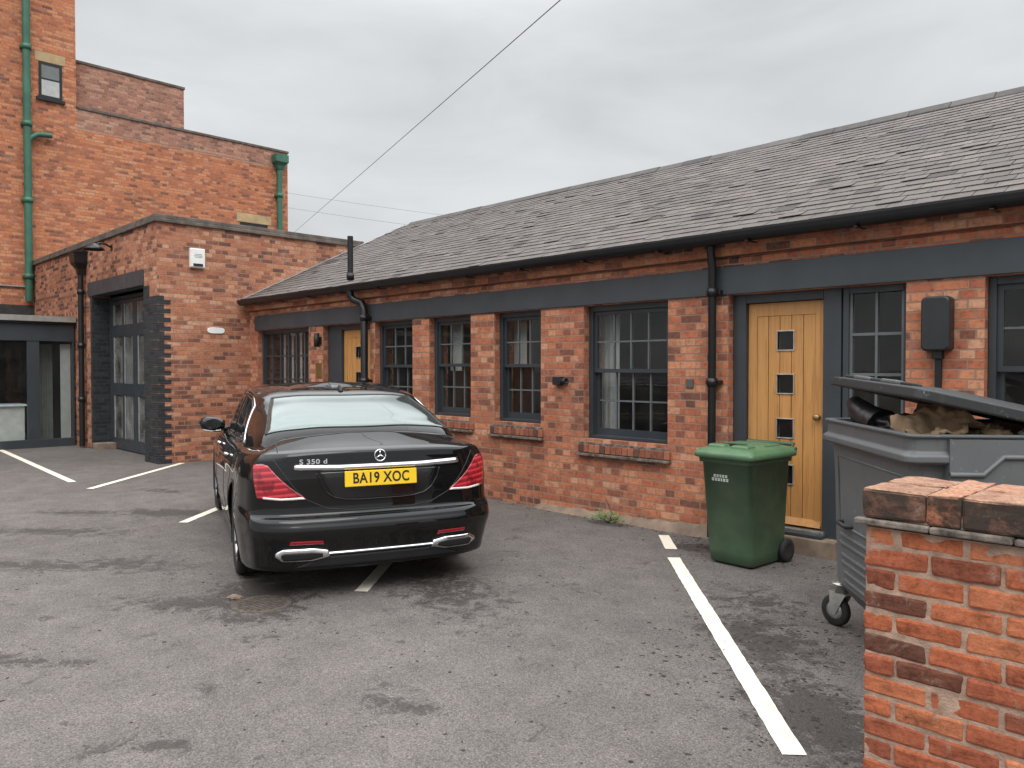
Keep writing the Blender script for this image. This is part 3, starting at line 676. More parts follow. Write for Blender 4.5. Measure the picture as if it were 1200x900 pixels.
# ------------------------------------------------------------------ garage block
GX, GY = -13.5, 4.9; GF = -21.5
ga = thing('garage_building', 'flat roofed brick garage block with dark double doors in the corner of the yard', 'building', (-16, GY+1, 0))
m = MB(); o0, o1, oz = -17.0, -14.13, 3.07; T = .33
m.box(GF, o0, GY, GY+T, -.1, 4.12); m.box(o1, GX, GY, GY+T, oz, 4.12); m.box(o0, o1, GY, GY+T, oz+.3, 4.12); m.box(o1+.28, GX, GY, GY+T, -.1, oz); 
m.box(GX-T, GX, GY+T, 9.0, -.1, 4.12); m.box(GF, GX-T, 8.67, 9.0, -.1, 4.12)
m.build('wall', M['brick_garage'], ga)
dq0 = MB(); dq0.box(o0-.002, o0+.006, GY+.006, GY+T+.02, -.1, oz)      # painted jamb lining
dq = MB(); dq.box(o1, o1+.279, GY-.004, GY+T, -.1, oz)
z = 0; i = 0
while z < 2.85:
    h = .0758*1; ext = .22 if i % 2 == 0 else .11
    dq.box(GX-.37, GX+.004, GY-.0045, GY+ext, z, z+h-.008 if i % 2 else z+h); z += h; i += 1
dq0.box(o0-.11, o0+.005, GY-.004, GY+.01, -.1, oz); dq0.build('painted_quoin', M['brick_dark'], ga)
dq.build('painted_quoin', M['brick_dark'], ga)
lb = MB(); lb.box(o0-.20, o1+.02, GY-.03, GY+.2, oz+.02, oz+.3); lb.build('lintel', M['beam'], ga, bevel=.008)
cp = MB(); cp.box(GF, GX+.05, GY-.05, GY+T+.03, 4.12, 4.185); cp.box(GX-T-.03, GX+.05, GY+T+.03, 9.05, 4.12, 4.185); cp.box(GF, GX+.03, GY-.03, GY+T, 4.185, 4.255); cp.box(GX-T, GX+.03, GY+T, 9.03, 4.185, 4.255); cp.box(GF, GX-T-.04, 8.64, 9.03, 4.12, 4.25)
cp.build('coping', M['stone'], ga, bevel=.012)
rf2 = MB(); rf2.box(GF, GX-T, GY+T, 8.67, 4.0, 4.06); rf2.build('flat_roof', M['felt'], ga)
kb = MB(); kb.box(o0-.02, o0+.3, GY-.02, GY+.34, -.05, .13); kb.build('kerb_block', M['cement'], ga, bevel=.012)
# the glazed double doors
dY = GY+.32
dm = MB(); zr = [(.0, .24), (1.10, 1.34), (2.27, 2.5), (3.0, 3.07)]
dxs = [o0+.006, o0+.08]
ncol = 4; wdt = (o1-o0)/ncol
gdo = MB(); gdo.box(o0+.006, o0+.07, dY, dY+.09, 0, oz); gdo.box(o1-.07, o1, dY, dY+.09, 0, oz); gdo.box(o0+.07, o1-.07, dY, dY+.09, 3.0, oz)
gd = gdo.build('door', M['anthracite'], ga, bevel=.004)
for leaf in range(2):
    l = MB(); xa = o0+.075+leaf*(o1-o0-.15)/2; xb = xa+(o1-o0-.15)/2-.008
    l.box(xa, xa+.11, dY+.01, dY+.07, .02, 2.99); l.box(xb-.11, xb, dY+.01, dY+.07, .02, 2.99); xm = (xa+xb)/2; l.box(xm-.045, xm+.045, dY+.015, dY+.065, .24, 2.99)
    for a, b in ((.02, .24), (1.10, 1.34), (2.27, 2.50), (2.92, 2.99)): l.box(xa+.11, xb-.11, dY+.012, dY+.068, a, b)
    lo = l.build('leaf', M['anthracite'], gd, bevel=.004)
    p = MB()
    p.box(xa+.1, xb-.1, dY+.036, dY+.042, .2, 2.96); p.build('pane', M['dusty_glass'], gd)
inn = MB(); inn.box(o0-.5, GX-.4, 8.5, 8.55, 0, 3.6); inn.box(o0-.5, GX-.4, dY+.1, 8.5, .0, .03); inn.box(o0-.5, GX-.4, GY+T+.02, 8.5, 3.6, 3.65); inn.build('interior', M['dark_room'], ga)
m = MB(); n = 40; pts = [(o0+.12+(o1-o0-.24)*i/n, dY+.16+.012*math.sin(i*1.3)) for i in range(n+1)]
m.rings([[(a, b, z) for a, b in pts]+[(a, b+.01, z) for a, b in reversed(pts)] for z in (.06, 3.0)]); tag(m.build('curtain', simple('grey_door_curtain', (.27, .285, .285), .85)), 'plain grey curtain hanging behind the dark garage double doors', 'curtain')
for leaf in range(2):
    xa = o0+.075+leaf*(o1-o0-.15)/2; xb = xa+(o1-o0-.15)/2-.008; xm = (xa+xb)/2
    for x0_ in (xa+.11, xm+.045):
        for a, b in ((.24, 1.10), (1.34, 2.27), (2.5, 2.92)):
            q = MB(); q.box(x0_+.001, x0_+.035, dY+.022, dY+.034, a+.002, b-.002); q.build('glazing_bead', M['bead'], gd)
# hopper and downpipe on the garage
gp = MB(); hx, hy = -17.42, GY-.09
gp.tube([(hx, hy, 3.75), (hx, hy, .03)], .055, 12)
for z in (3.2, 2.1, 1.0): gp.lathe([(.055, -.05), (.07, -.05), (.07, .05), (.055, .05)], Matrix.Translation((hx, hy, z)), 12)
gp.rings([[(hx-a, hy-a, z), (hx+a, hy-a, z), (hx+a, hy+.08, z), (hx-a, hy+.08, z)] for a, z in ((.06, 3.55), (.075, 3.66), (.15, 3.78), (.17, 3.98), (.185, 3.985), (.185, 4.02))], smooth=False)
gp.box(hx-.05, hx+.05, hy+.02, GY, 3.98, 4.06)
gp.build('downpipe', M['black_iron'], ga)
# bits on the garage
ab = thing('alarm_box', 'white burglar alarm box with dark strip high on the garage corner wall', 'alarm', (GX, 5.57, 3.54))
a = MB(); a.rings([[(d, y0, z0), (d, y1, z0), (d, y1, z1), (d, y0, z1)] for d, y0, y1, z0, z1 in ((0, -.13, .13, -.15, .19), (.055, -.13, .13, -.15, .19), (.075, -.115, .115, -.13, .175))], smooth=False)
a.build('body', M['white_plastic'], ab, world=False, bevel=.01)
a = MB(); a.box(.0755, .078, -.085, .085, -.125, -.075); a.build('strip', M['gloss_black'], ab, world=False)
a = MB()
for zz in (.03, .055, .08): a.box(.0755, .077, -.075+.02*abs(zz-.05)/.03, .075, zz, zz+.012)
a.build('lettering', simple('grey_print', (.35, .35, .36), .5), ab, world=False)
sg = MB(); sg.rings([[(GX+d, 5.91+.155*k*math.copysign(abs(math.cos(t))**.6, math.cos(t)), 2.31+.053*k*math.copysign(abs(math.sin(t))**.6, math.sin(t))) for t in np.linspace(0, 2*math.pi, 28, endpoint=False)] for d, k in ((0, 1), (.012, 1), (.016, .95))], smooth=False)
tag(sg.build('name_sign', M['white_plastic']), 'small blank looking white oval plate on the garage wall below the alarm', 'sign')
lamp = thing('flood_lamp', 'rusty dark swan neck lamp over the garage double doors', 'lamp', (-15.78, GY, 3.93))
a = MB(); a.tube([(0, 0, .0), (0, -.12, .06), (.05, -.25, .05), (.1, -.32, -.02)], .018, 8); a.box(-.05, .05, -.012, 0, -.06, .06); a.build('bracket', M['black_iron'], lamp, world=False)
a = MB(); a.lathe([(0, .07), (.05, .06), (.15, -.01), (.19, -.05), (.185, -.055), (.14, -.02), (.0, .02)], Matrix.Translation((.1, -.34, -.03)), 20); a.build('shade', M['black_iron'], lamp, world=False)

# ------------------------------------------------------------------ tall factory behind
TX = -21.5
tb = thing('factory_building', 'tall orange brick factory with stepped parapet and green drainpipes', 'building', (TX, 5, 0))
m = MB(); m.box(TX-11, TX, -9, 4.9+1.0-.02, -.1, 14.2); m.box(TX-11, TX, 5.88, 11.67, -.1, 7.66)
wb_ = m.build('wall', M['brick_tall'], tb)
m = MB(); m.box(TX-11, TX, 5.88, 11.67, 7.69, 8.16); m.box(TX-11, TX-.35, 5.9, 8.70, 8.16, 9.43); m.build('parapet', M['brick_parapet'], tb)
m = MB(); m.box(TX-11, TX-.004, 5.885, 11.665, 7.66, 7.69); m.build('mortar_course', M['mortar'], tb)
c = MB(); c.box(TX-11, TX+.03, 5.90, 11.70, 8.16, 8.23); c.box(TX-11, TX-.32, 5.9, 8.73, 9.43, 9.50); c.box(TX-.2, TX+.05, -9, 5.93, 14.2, 14.3); c.build('coping', M['stone'], tb, bevel=.01)
wnd = MB(); wnd.box(TX-.02, TX+.012, 5.06, 5.12, 8.26, 9.12); wnd.box(TX-.02, TX+.012, 5.51, 5.57, 8.26, 9.12); wnd.box(TX-.02, TX+.012, 5.12, 5.51, 9.06, 9.12); wnd.box(TX-.02, TX+.012, 5.12, 5.51, 8.26, 8.32); wnd.box(TX-.02, TX+.008, 5.12, 5.51, 8.70, 8.74); wnd.box(TX-.01, TX+.07, 5.0, 5.62, 8.18, 8.25)
wnn = wnd.build('window', M['black_iron'], tb)
pn = MB(); pn.box(TX+.002, TX+.005, 5.12, 5.51, 8.74, 9.06); pn.build('upper_pane', simple('dim_pane', (.16, .17, .17), .15), wnn)
pn = MB(); pn.box(TX+.002, TX+.005, 5.12, 5.51, 8.32, 8.70); pn.build('lower_pane', simple('frosted_pane', (.42, .43, .42), .3), wnn)
pn = MB(); pn.box(TX-.02, TX+.012, 4.98, 5.64, 9.13, 9.36); pn.build('lintel', M['sandstone'], wnn, bevel=.008)
wnd = MB(); wnd.box(TX-.02, TX+.01, 10.15, 11.0, 4.6, 5.9); w2 = wnd.build('window', M['black_iron'], tb)
pn = MB(); pn.box(TX-.02, TX+.014, 10.05, 11.12, 5.91, 6.16); pn.build('lintel', M['sandstone'], w2, bevel=.008)
pn = MB(); pn.box(TX+.008, TX+.013, 10.22, 10.93, 4.65, 5.84); pn.build('pane', M['gloss_black'], w2)
def greenpipe(y, z0, z1, r=.075):
    t = MB(); t.tube([(TX+.12, y, z0), (TX+.12, y, z1)], r, 12)
    z = z0+.6
    while z < z1:
        t.lathe([(r, -.06), (r+.022, -.06), (r+.022, .06), (r, .06)], Matrix.Translation((TX+.12, y, z)), 12); t.box(TX, TX+.1, y-.12, y+.12, z-.03, z+.03); z += 1.83
    return t
t = greenpipe(4.78, 3.25, 14.1, .085); t.tube([(TX+.12, 4.78, 7.05), (TX+.12, 4.86, 7.2), (TX+.12, 5.0, 7.3), (TX+.12, 5.3, 7.33)], .065, 10); t.build('drainpipe', M['green_paint'], tb)
t = greenpipe(11.34, 4.4, 7.75, .08)
t.rings([[(TX+.02, 11.34-a, z), (TX+.12+a, 11.34-a, z), (TX+.12+a, 11.34+a, z), (TX+.02, 11.34+a, z)] for a, z in ((.09, 7.6), (.12, 7.72), (.2, 7.8), (.2, 8.02))], smooth=False)
t.build('drainpipe', M['green_paint'], tb)
bd = MB(); bd.box(TX-.01, TX+.05, -9, 5.0, 2.85, 3.16); bd.build('flashing_band', M['felt'], tb)
cb = MB(); cb.tube([(TX+.03, -4, 3.62), (TX+.03, 5.0, 3.6)], .022, 8); cb.build('wall_cable', M['cable'], tb)

# ------------------------------------------------------------------ glazed lean-to on the left
EX = -18.12
ex = thing('glazed_extension', 'low dark framed glazed office extension beside the garage at the left edge', 'building', (EX, 3, 0))
m = MB()
m.box(EX-.08, EX+.01, -4, 4.87, 2.2, 2.55); m.box(EX-.08, EX+.02, -4, 4.87, 0.0, .17)
for a, b in ((-4, -3.85), (-1.9, -1.76), (.1, .24), (2.1, 2.24), (4.0, 4.22), (4.83, 4.87)): m.box(EX-.075, EX-.002, a, b, .17, 2.2)
m.build('frame', M['anthracite'], ex, bevel=.005)
m = MB(); m.box(EX-3.35, EX+.09, -4, 4.88, 2.59, 2.72); m.build('roof', M['felt'], ex)
m = MB(); m.box(EX+.09, EX+.12, -4, 4.88, 2.60, 2.715); m.build('roof_edge', M['alu'], ex, bevel=.004)
m = MB(); m.box(EX-.02, EX+.07, -4, 4.87, 2.555, 2.588); m.build('fascia', M['black_iron'], ex)
m = MB()
for a, b in ((-3.85, -1.9), (-1.76, .1), (.24, 2.1), (2.24, 4.0), (4.22, 4.83)): m.box(EX-.045, EX-.038, a, b, .17, 2.2)
m.build('pane', M['glass'], ex)
m = MB(); m.box(EX-3.30, EX-3.26, -4, 4.83, 0, 2.55); m.box(EX-3.28, EX-.1, -4, 4.83, .02, .06); m.box(EX-3.28, EX-.1, 4.83, 4.86, .06, 2.55); m.build('interior', M['dark_room'], ex)
dkk = thing('office_desk', 'white panelled reception desk standing behind the extension glazing', 'desk', (EX-.46, 3.03, .06))
m = MB(); m.box(-.3, .3, -1.2, .95, 0, .8); m.build('panel', M['white_wall'], dkk, world=False, bevel=.006)
m = MB(); m.box(-.36, .36, -1.25, .99, .8, .84); m.build('top', simple('desk_top', (.6, .66, .7), .3), dkk, world=False, bevel=.006)
m = MB(); n = 22
pts = [(EX-.16+.02*math.sin(i*2.1), 4.64+.185*i/n) for i in range(n+1)]
m.rings([[(a, b, z) for a, b in pts]+[(a-.01, b, z) for a, b in reversed(pts)] for z in (.08, 2.15)]); tag(m.build('curtain', M['curtain']), 'pale full height curtain at the right end of the glazed extension', 'curtain')
m = MB(); pts = [(EX-.5+.03*math.sin(i*2.1), 4.24+.33*i/n) for i in range(n+1)]
m.rings([[(a, b, z) for a, b in pts]+[(a-.01, b, z) for a, b in reversed(pts)] for z in (.08, 2.15)]); tag(m.build('curtain', simple('grey_curtain', (.2, .2, .18), .9)), 'grey brown curtain hanging left of the pale one in the glazed extension', 'curtain')

# ------------------------------------------------------------------ small things on the workshop wall
mb = thing('charger_box', 'dark rounded wall box with conduit on brick pier beside the right hand window', 'wall box', (-1.905, FY, 1.975))
def rrect(cx, cz, hw, hh, r, n=5):
    o = []
    for sx_, sz_, a0 in ((1, 1, 0), (-1, 1, 90), (-1, -1, 180), (1, -1, 270)):
        for i in range(n+1):
            t = R(a0+90*i/n); o.append((cx+sx_*(hw-r)+r*math.cos(t), cz+sz_*(hh-r)+r*math.sin(t)))
    return o
m = MB(); m.rings([[(px, -d, pz) for px, pz in rrect(0, 0,    .102*k, .21*k2, .035)] for d, k, k2 in ((0, 1, 1), (.10, 1, 1), (.118, .96, .98), (.125, .88, .93))], smooth=False); m.build('body', M['grey_plastic'], mb, world=False)
m = MB(); m.box(-.035, .035, -.07, -.0, -.27, -.2); m.box(-.022, .022, -.04, 0, -1.85, -.27); m.build('conduit', M['black_iron'], mb, world=False, bevel=.004)
cl_ = thing('security_lamp', 'small black wall lamp with tube on brick pier left of the widest window', 'lamp', (-5.83, FY, 1.49))
m = MB(); m.box(-.07, .05, -.07, 0, -.045, .05); m.build('body', M['matt_black'], cl_, world=False, bevel=.008)
m = MB(); m.lathe([(.0, 0), (.035, 0), (.035, .07), (.028, .07), (.028, .02), (0, .02)], Matrix.Translation((.05, -.04, 0)) @ Matrix.Rotation(R(90), 4, 'Y'), 16); m.build('lens_tube', M['matt_black'], cl_, world=False)
wlamp = thing('door_lamp', 'small dark wall lamp on brick pier left of the far oak door', 'lamp', (-11.03, FY, 2.08))
m = MB(); m.box(-.04, .04, -.03, 0, -.06, .06); m.lathe([(0, .12), (.045, .12), (.045, -.1), (0, -.1)], Matrix.Translation((.02, -.08, 0)), 14); m.build('body', M['matt_black'], wlamp, world=False)
m = MB(); m.box(-11.17, -10.98, FY-.012, FY-.001, 1.48, 1.72); tag(m.build('wall_plaque', M['brass'], bevel=.004), 'small dull brass plaque on brick pier left of the far oak door', 'plaque')
m = MB(); m.box(-4.17, -4.09, FY-.02, FY, 1.44, 1.53); tag(m.build('letter_plate', simple('grey_plate', (.09, .08, .075), .6), bevel=.006), 'tiny grey plate on brickwork between widest window and downpipe', 'plate')

# ------------------------------------------------------------------ saloon car
def hermite(P, K, ts, periodic=False):
    P = np.asarray(P, float); K = np.asarray(K, float); n = len(P)
    if periodic:
        per = K[-1]; Kx = np.concatenate([[K[-2]-per], K, [K[1]+per]]); Px = np.concatenate([[P[-2]], P, [P[1]]])
        T = np.array([((Px[i+1]-Px[i])/(Kx[i+1]-Kx[i])*(Kx[i]-Kx[i-1]) + (Px[i]-Px[i-1])/(Kx[i]-Kx[i-1])*(Kx[i+1]-Kx[i]))/(Kx[i+1]-Kx[i-1]) for i in range(1, n+1)])
    else:
        T = np.zeros_like(P)
        for i in range(n):
            if i == 0: T[i] = (P[1]-P[0])/(K[1]-K[0])
            elif i == n-1: T[i] = (P[-1]-P[-2])/(K[-1]-K[-2])
            else: T[i] = ((P[i+1]-P[i])/(K[i+1]-K[i])*(K[i]-K[i-1]) + (P[i]-P[i-1])/(K[i]-K[i-1])*(K[i+1]-K[i]))/(K[i+1]-K[i-1])
    out_ = []
    for t in ts:
        i = min(max(int(np.searchsorted(K, t, 'right')-1), 0), n-2); h = K[i+1]-K[i]; u = (t-K[i])/h
        out_.append((2*u**3-3*u**2+1)*P[i] + (u**3-2*u**2+u)*h*T[i] + (-2*u**3+3*u**2)*P[i+1] + (u**3-u**2)*h*T[i+1])
    return np.array(out_)
def loft(levels, nt_, nv_, ref, closed_cap=True):
    """levels: list of half contours (centre rear -> centre front) as (s,w,z); mirrored, splined round then up."""
    full = []
    for L in levels:
        L = [np.array(p, float) for p in L]
        mir = [p*np.array([1, -1, 1]) for p in L[1:-1]][::-1]
        full.append(L + mir + [L[0]])
    rf_ = np.array(full[ref]); K = np.concatenate([[0], np.cumsum(np.linalg.norm(np.diff(rf_, axis=0), axis=1))])
    half = len(levels[0])-1
    ts = np.concatenate([np.linspace(K[i], K[i+1], max(3, int(nt_*(K[i+1]-K[i])/K[-1]))+1)[:-1] for i in range(len(K)-1)])
    C = np.array([hermite(f, K, ts, True) for f in full])       # level, t, 3
    d = np.concatenate([[0], np.cumsum(np.maximum(.012, np.median(np.linalg.norm(np.diff(C, axis=0), axis=2), axis=1)))])
    vs_ = np.concatenate([np.linspace(d[i], d[i+1], nv_[i]+1)[:-1] for i in range(len(d)-1)] + [[d[-1]]])
    out_ = np.zeros((len(vs_), len(ts), 3))
    for j in range(len(ts)): out_[:, j] = hermite(C[:, j], d, vs_)
    return out_
plan = [(0, 0), (.012, .42), (.06, .71), (.155, .865), (.36, .93), (1.05, .952), (1.9, .95), (2.9, .95), (3.7, .948), (4.25, .935), (4.70, .86), (4.97, .62), (5.09, .33), (5.12, 0)]
rw = [1, 1, 1, 1, .8, .4, .1, 0, 0, 0, 0, 0, 0, 0]; fw = [0, 0, 0, 0, 0, 0, 0, 0, .15, .5, .85, 1, 1, 1]
DROOP = [0, .001, .009, .014, .015]
def lev(dr, dw, df, zr, zm, zf, squeeze=None):
    o = []
    for j, (s_, w_) in enumerate(plan):
        ss = s_ + dr*rw[j]*(1 if j < 4 else .7) - df*fw[j]
        ww = w_*(1-dw/.95)
        o.append((ss, ww, zr*rw[j]+zf*fw[j]+zm*(1-rw[j]-fw[j])-(DROOP[j]*min(1, max(0, (zr-.9)/.12)) if j < 5 else 0)))
    return o
L = [lev(.9, .94, .9, .20, .17, .20), lev(.22, .16, .25, .215, .165, .19), lev(.085, .05, .06, .222, .16, .19), lev(.06, .035, .02, .30, .23, .26), lev(.028, .016, 0, .41, .40, .42), lev(.003, .001, 0, .487, .52, .52), lev(.0, 0, 0, .51, .56, .56),
     lev(.013, 0, .01, .55, .62, .62), lev(.030, .003, .025, .585, .68, .67), lev(.062, .006, .06, .604, .72, .72), lev(.074, .009, .10, .62, .75, .76),
     lev(.082, .015, .2, .85, .84, .83), lev(.090, .03, .35, .94, .90, .87), lev(.098, .052, .5, 1.005, .945, .90), lev(.103, .070, .58, 1.032, .965, .92), lev(.108, .080, .60, 1.042, .97, .928), lev(.118, .092, .64, 1.048, .976, .935),
     lev(.14, .108, .7, 1.056, .985, .945), lev(.22, .15, .9, 1.074, .998, .96), lev(.50, .33, 1.2, 1.128, 1.02, .99), lev(.62, .60, 1.5, 1.146, 1.04, 1.02), lev(.8, .945, 1.7, 1.155, 1.05, 1.03)]
BODY = loft(L, 430, [3, 4, 4, 6, 8, 4, 5, 4, 4, 4, 6, 7, 6, 5, 4, 3, 4, 5, 6, 4, 3], 5)
gb = [(.60, 0, 1.145), (.62, .44, 1.135), (.70, .74, 1.095), (.98, .83, 1.052), (1.5, .84, 1.005), (2.3, .855, .985), (3.1, .845, .975), (3.55, .78, .98), (3.82, .5, 1.0), (3.92, 0, 1.01)]
gt_ = [(1.40, 0, 1.402), (1.42, .40, 1.40), (1.475, .615, 1.378), (1.60, .685, 1.38), (1.95, .712, 1.41), (2.3, .718, 1.428), (2.65, .70, 1.42), (2.9, .62, 1.395), (3.02, .42, 1.405), (3.06, 0, 1.415)]
def lerpc(a, b, t, bw=0.0, bz=0.0):
    o = []
    for j, (p, q) in enumerate(zip(a, b)):
        k = 4*t*(1-t); s_, w_, z_ = (p[i]*(1-t)+q[i]*t for i in range(3))
        rear = 1 if j <= 2 else 0; front = 1 if j >= 8 else 0; side = 1-rear-front
        o.append((s_, w_+bw*k*side*(1 if w_ > 0 else 0), z_+bz*k*(rear+front)))
    return o
def lower(a, dz, dw, ds):
    return [(p[0]+(-ds if j <= 3 else (ds if j >= 7 else 0)), p[1]*(1+dw), p[2]+dz) for j, p in enumerate(a)]
def roofc(k, zc, k0):
    return [(2.25+(p[0]-2.25)*k0, p[1]*k, p[2]*(1-zc)+zc*(1.505-.05*((p[0]-2.25)/.85)**2)) for p in gt_]
GL = [lower(gb, -.14, .03, .1), lower(gb, -.03, .008, .03), gb, lerpc(gb, gt_, .3, .018, .025), lerpc(gb, gt_, .65, .016, .02), lerpc(gb, gt_, .93, .006, .006), gt_, roofc(.95, .22, .96), roofc(.82, .55, .88), roofc(.45, .88, .6), roofc(.004, 1.0, .35)]
GREEN = loft(GL, 260, [2, 2, 8, 9, 7, 3, 3, 4, 6, 6], 2)

CAR_R = Vector((.7034, .7108)); CAR_F = Vector((-.7108, .7034)); hd = CAR_F*math.cos(R(23.8)) - CAR_R*math.sin(R(23.8))
cpos = CAR_R*(-.915) + CAR_F*5.45
car = thing('parked_car', 'black saloon car with yellow rear number plate parked nose towards the far corner', 'car', (cpos.x, cpos.y, 0), math.atan2(hd.y, hd.x))
WR, WS, WY = .345, (1.10, 4.20), .80
def grid_faces(A):
    nv, ntt = A.shape[:2]
    vs_ = [tuple(p) for p in A.reshape(-1, 3)]
    fs_ = [(i*ntt+j, (i+1)*ntt+j, (i+1)*ntt+(j+1) % ntt, i*ntt+(j+1) % ntt) for i in range(nv-1) for j in range(ntt)]
    return vs_, fs_
bv, bf = grid_faces(BODY)
AR = .392
def snap(p):
    x_, y_, z_ = p
    if abs(y_) > .6:
        for cs in WS:
            d = math.hypot(x_-cs, z_-WR)
            if abs(d-AR) < .022 and d > 1e-3: x_, z_ = cs+(x_-cs)*AR/d, WR+(z_-WR)*AR/d
    return (x_, y_, z_)
bvs = [snap(p) for p in bv]
def keep(f):
    c = np.mean([bvs[i] for i in f], axis=0)
    return not (abs(c[1]) > .55 and any(math.hypot(c[0]-cs, c[2]-WR) < AR-.004 for cs in WS))
m = MB(); m.add(bvs, [f[::-1] for f in bf if keep(f)], None, True)
gv, gf = grid_faces(GREEN)
m.add(gv, [f[::-1] for f in gf], None, True)
body = m.build('body', M['paint'], car, world=False)
bmh = bmesh.new(); bmh.from_mesh(body.data); bmesh.ops.remove_doubles(bmh, verts=bmh.verts, dist=.0004); bmesh.ops.recalc_face_normals(bmh, faces=bmh.faces); bmh.to_mesh(body.data); bmh.free()
bvh = BVHTree.FromPolygons(bv+gv, bf+[tuple(i+len(bv) for i in f) for f in gf])
def cast(o, d):
    loc, nrm, _, _ = bvh.ray_cast(Vector(o), Vector(d).normalized())
    if loc is None:
        loc, nrm, _, _ = bvh.find_nearest(Vector(o)+Vector(d).normalized()*1.2)
    if nrm.dot(Vector(d)) > 0: nrm = -nrm
    return loc, nrm
def resample(poly, n):
    poly = [Vector(p) for p in poly]; ds = [0]
    for a, b in zip(poly, poly[1:]): ds.append(ds[-1]+(b-a).length)
    o = []
    for i in range(n+1):
        t = ds[-1]*i/n; k = 0
        while k < len(ds)-2 and ds[k+1] < t: k += 1
        u = (t-ds[k])/max(1e-9, ds[k+1]-ds[k]); o.append(poly[k].lerp(poly[k+1], min(1, max(0, u))))
    return o
def rays(kind):
    if kind == 'rear': return lambda a, b: ((-1.5, a, b), (1, 0, 0))
    if kind == 'left': return lambda a, b: ((a, 2.5, b), (0, -1, 0))
    if kind == 'right': return lambda a, b: ((a, -2.5, b), (0, 1, 0))
    if kind == 'top': return lambda a, b: ((a, b, 3), (0, 0, -1))
    if kind == 'front': return lambda a, b: ((7, a, b), (-1, 0, 0))
    if kind == 'cl': return lambda a, b: ((a*.7071-1.5, a*.7071+1.5, b), (1, -1, 0))
    if kind == 'cr': return lambda a, b: ((a*.7071-1.5, -a*.7071-1.5, b), (1, 1, 0))
    if kind == 'fl': return lambda a, b: ((5.12-a*.7071+1.5, a*.7071+1.5, b), (-1, -1, 0))
    if kind == 'fr': return lambda a, b: ((5.12-a*.7071+1.5, -a*.7071-1.5, b), (-1, 1, 0))
def patch(kind, bot, top_, nu=24, nv=12, off=.004, skirt=.012, bulge=0.0):
    rr = rays(kind); B, T_ = resample([(*p, 0) for p in bot], nu), resample([(*p, 0) for p in top_], nu)
    G = []
    for j in range(nv+1):
        v = j/nv; row = []
        for i in range(nu+1):
            p = B[i].lerp(T_[i], v); o, d = rr(p.x, p.y); l, n = cast(o, d); row.append((l+n*(off+bulge*4*v*(1-v)), n))
        G.append(row)
    m = MB(); k = nu+1
    vs_ = [q[0] for r_ in G for q in r_]
    m.add(vs_, [(j*k+i, j*k+i+1, (j+1)*k+i+1, (j+1)*k+i) for j in range(nv) for i in range(nu)], None, True)
    ring = [G[0][i] for i in range(k)] + [G[j][nu] for j in range(1, nv+1)] + [G[nv][i] for i in range(nu-1, -1, -1)] + [G[j][0] for j in range(nv-1, 0, -1)]
    n_ = len(ring); m.add([q[0] for q in ring]+[q[0]-q[1]*skirt for q in ring], [(i, (i+1) % n_, n_+(i+1) % n_, n_+i) for i in range(n_)])
    return m
def ribbon(kind, pts, r, n=40, sink=0.0, m=None):
    rr = rays(kind); q = []
    for p in resample([(*p, 0) for p in pts], n):
        l, nn = cast(*rr(p.x, p.y)); q.append(l-nn*sink)
    m = m or MB(); m.tube(q, r, 6); return m
def fixn(o):
    b = bmesh.new(); b.from_mesh(o.data); bmesh.ops.remove_doubles(b, verts=b.verts, dist=.0001); bmesh.ops.recalc_face_normals(b, faces=b.faces); b.to_mesh(o.data); b.free(); return o
def CB(m, name, mat, parent=car): return fixn(m.build(name, M[mat], parent, world=False))
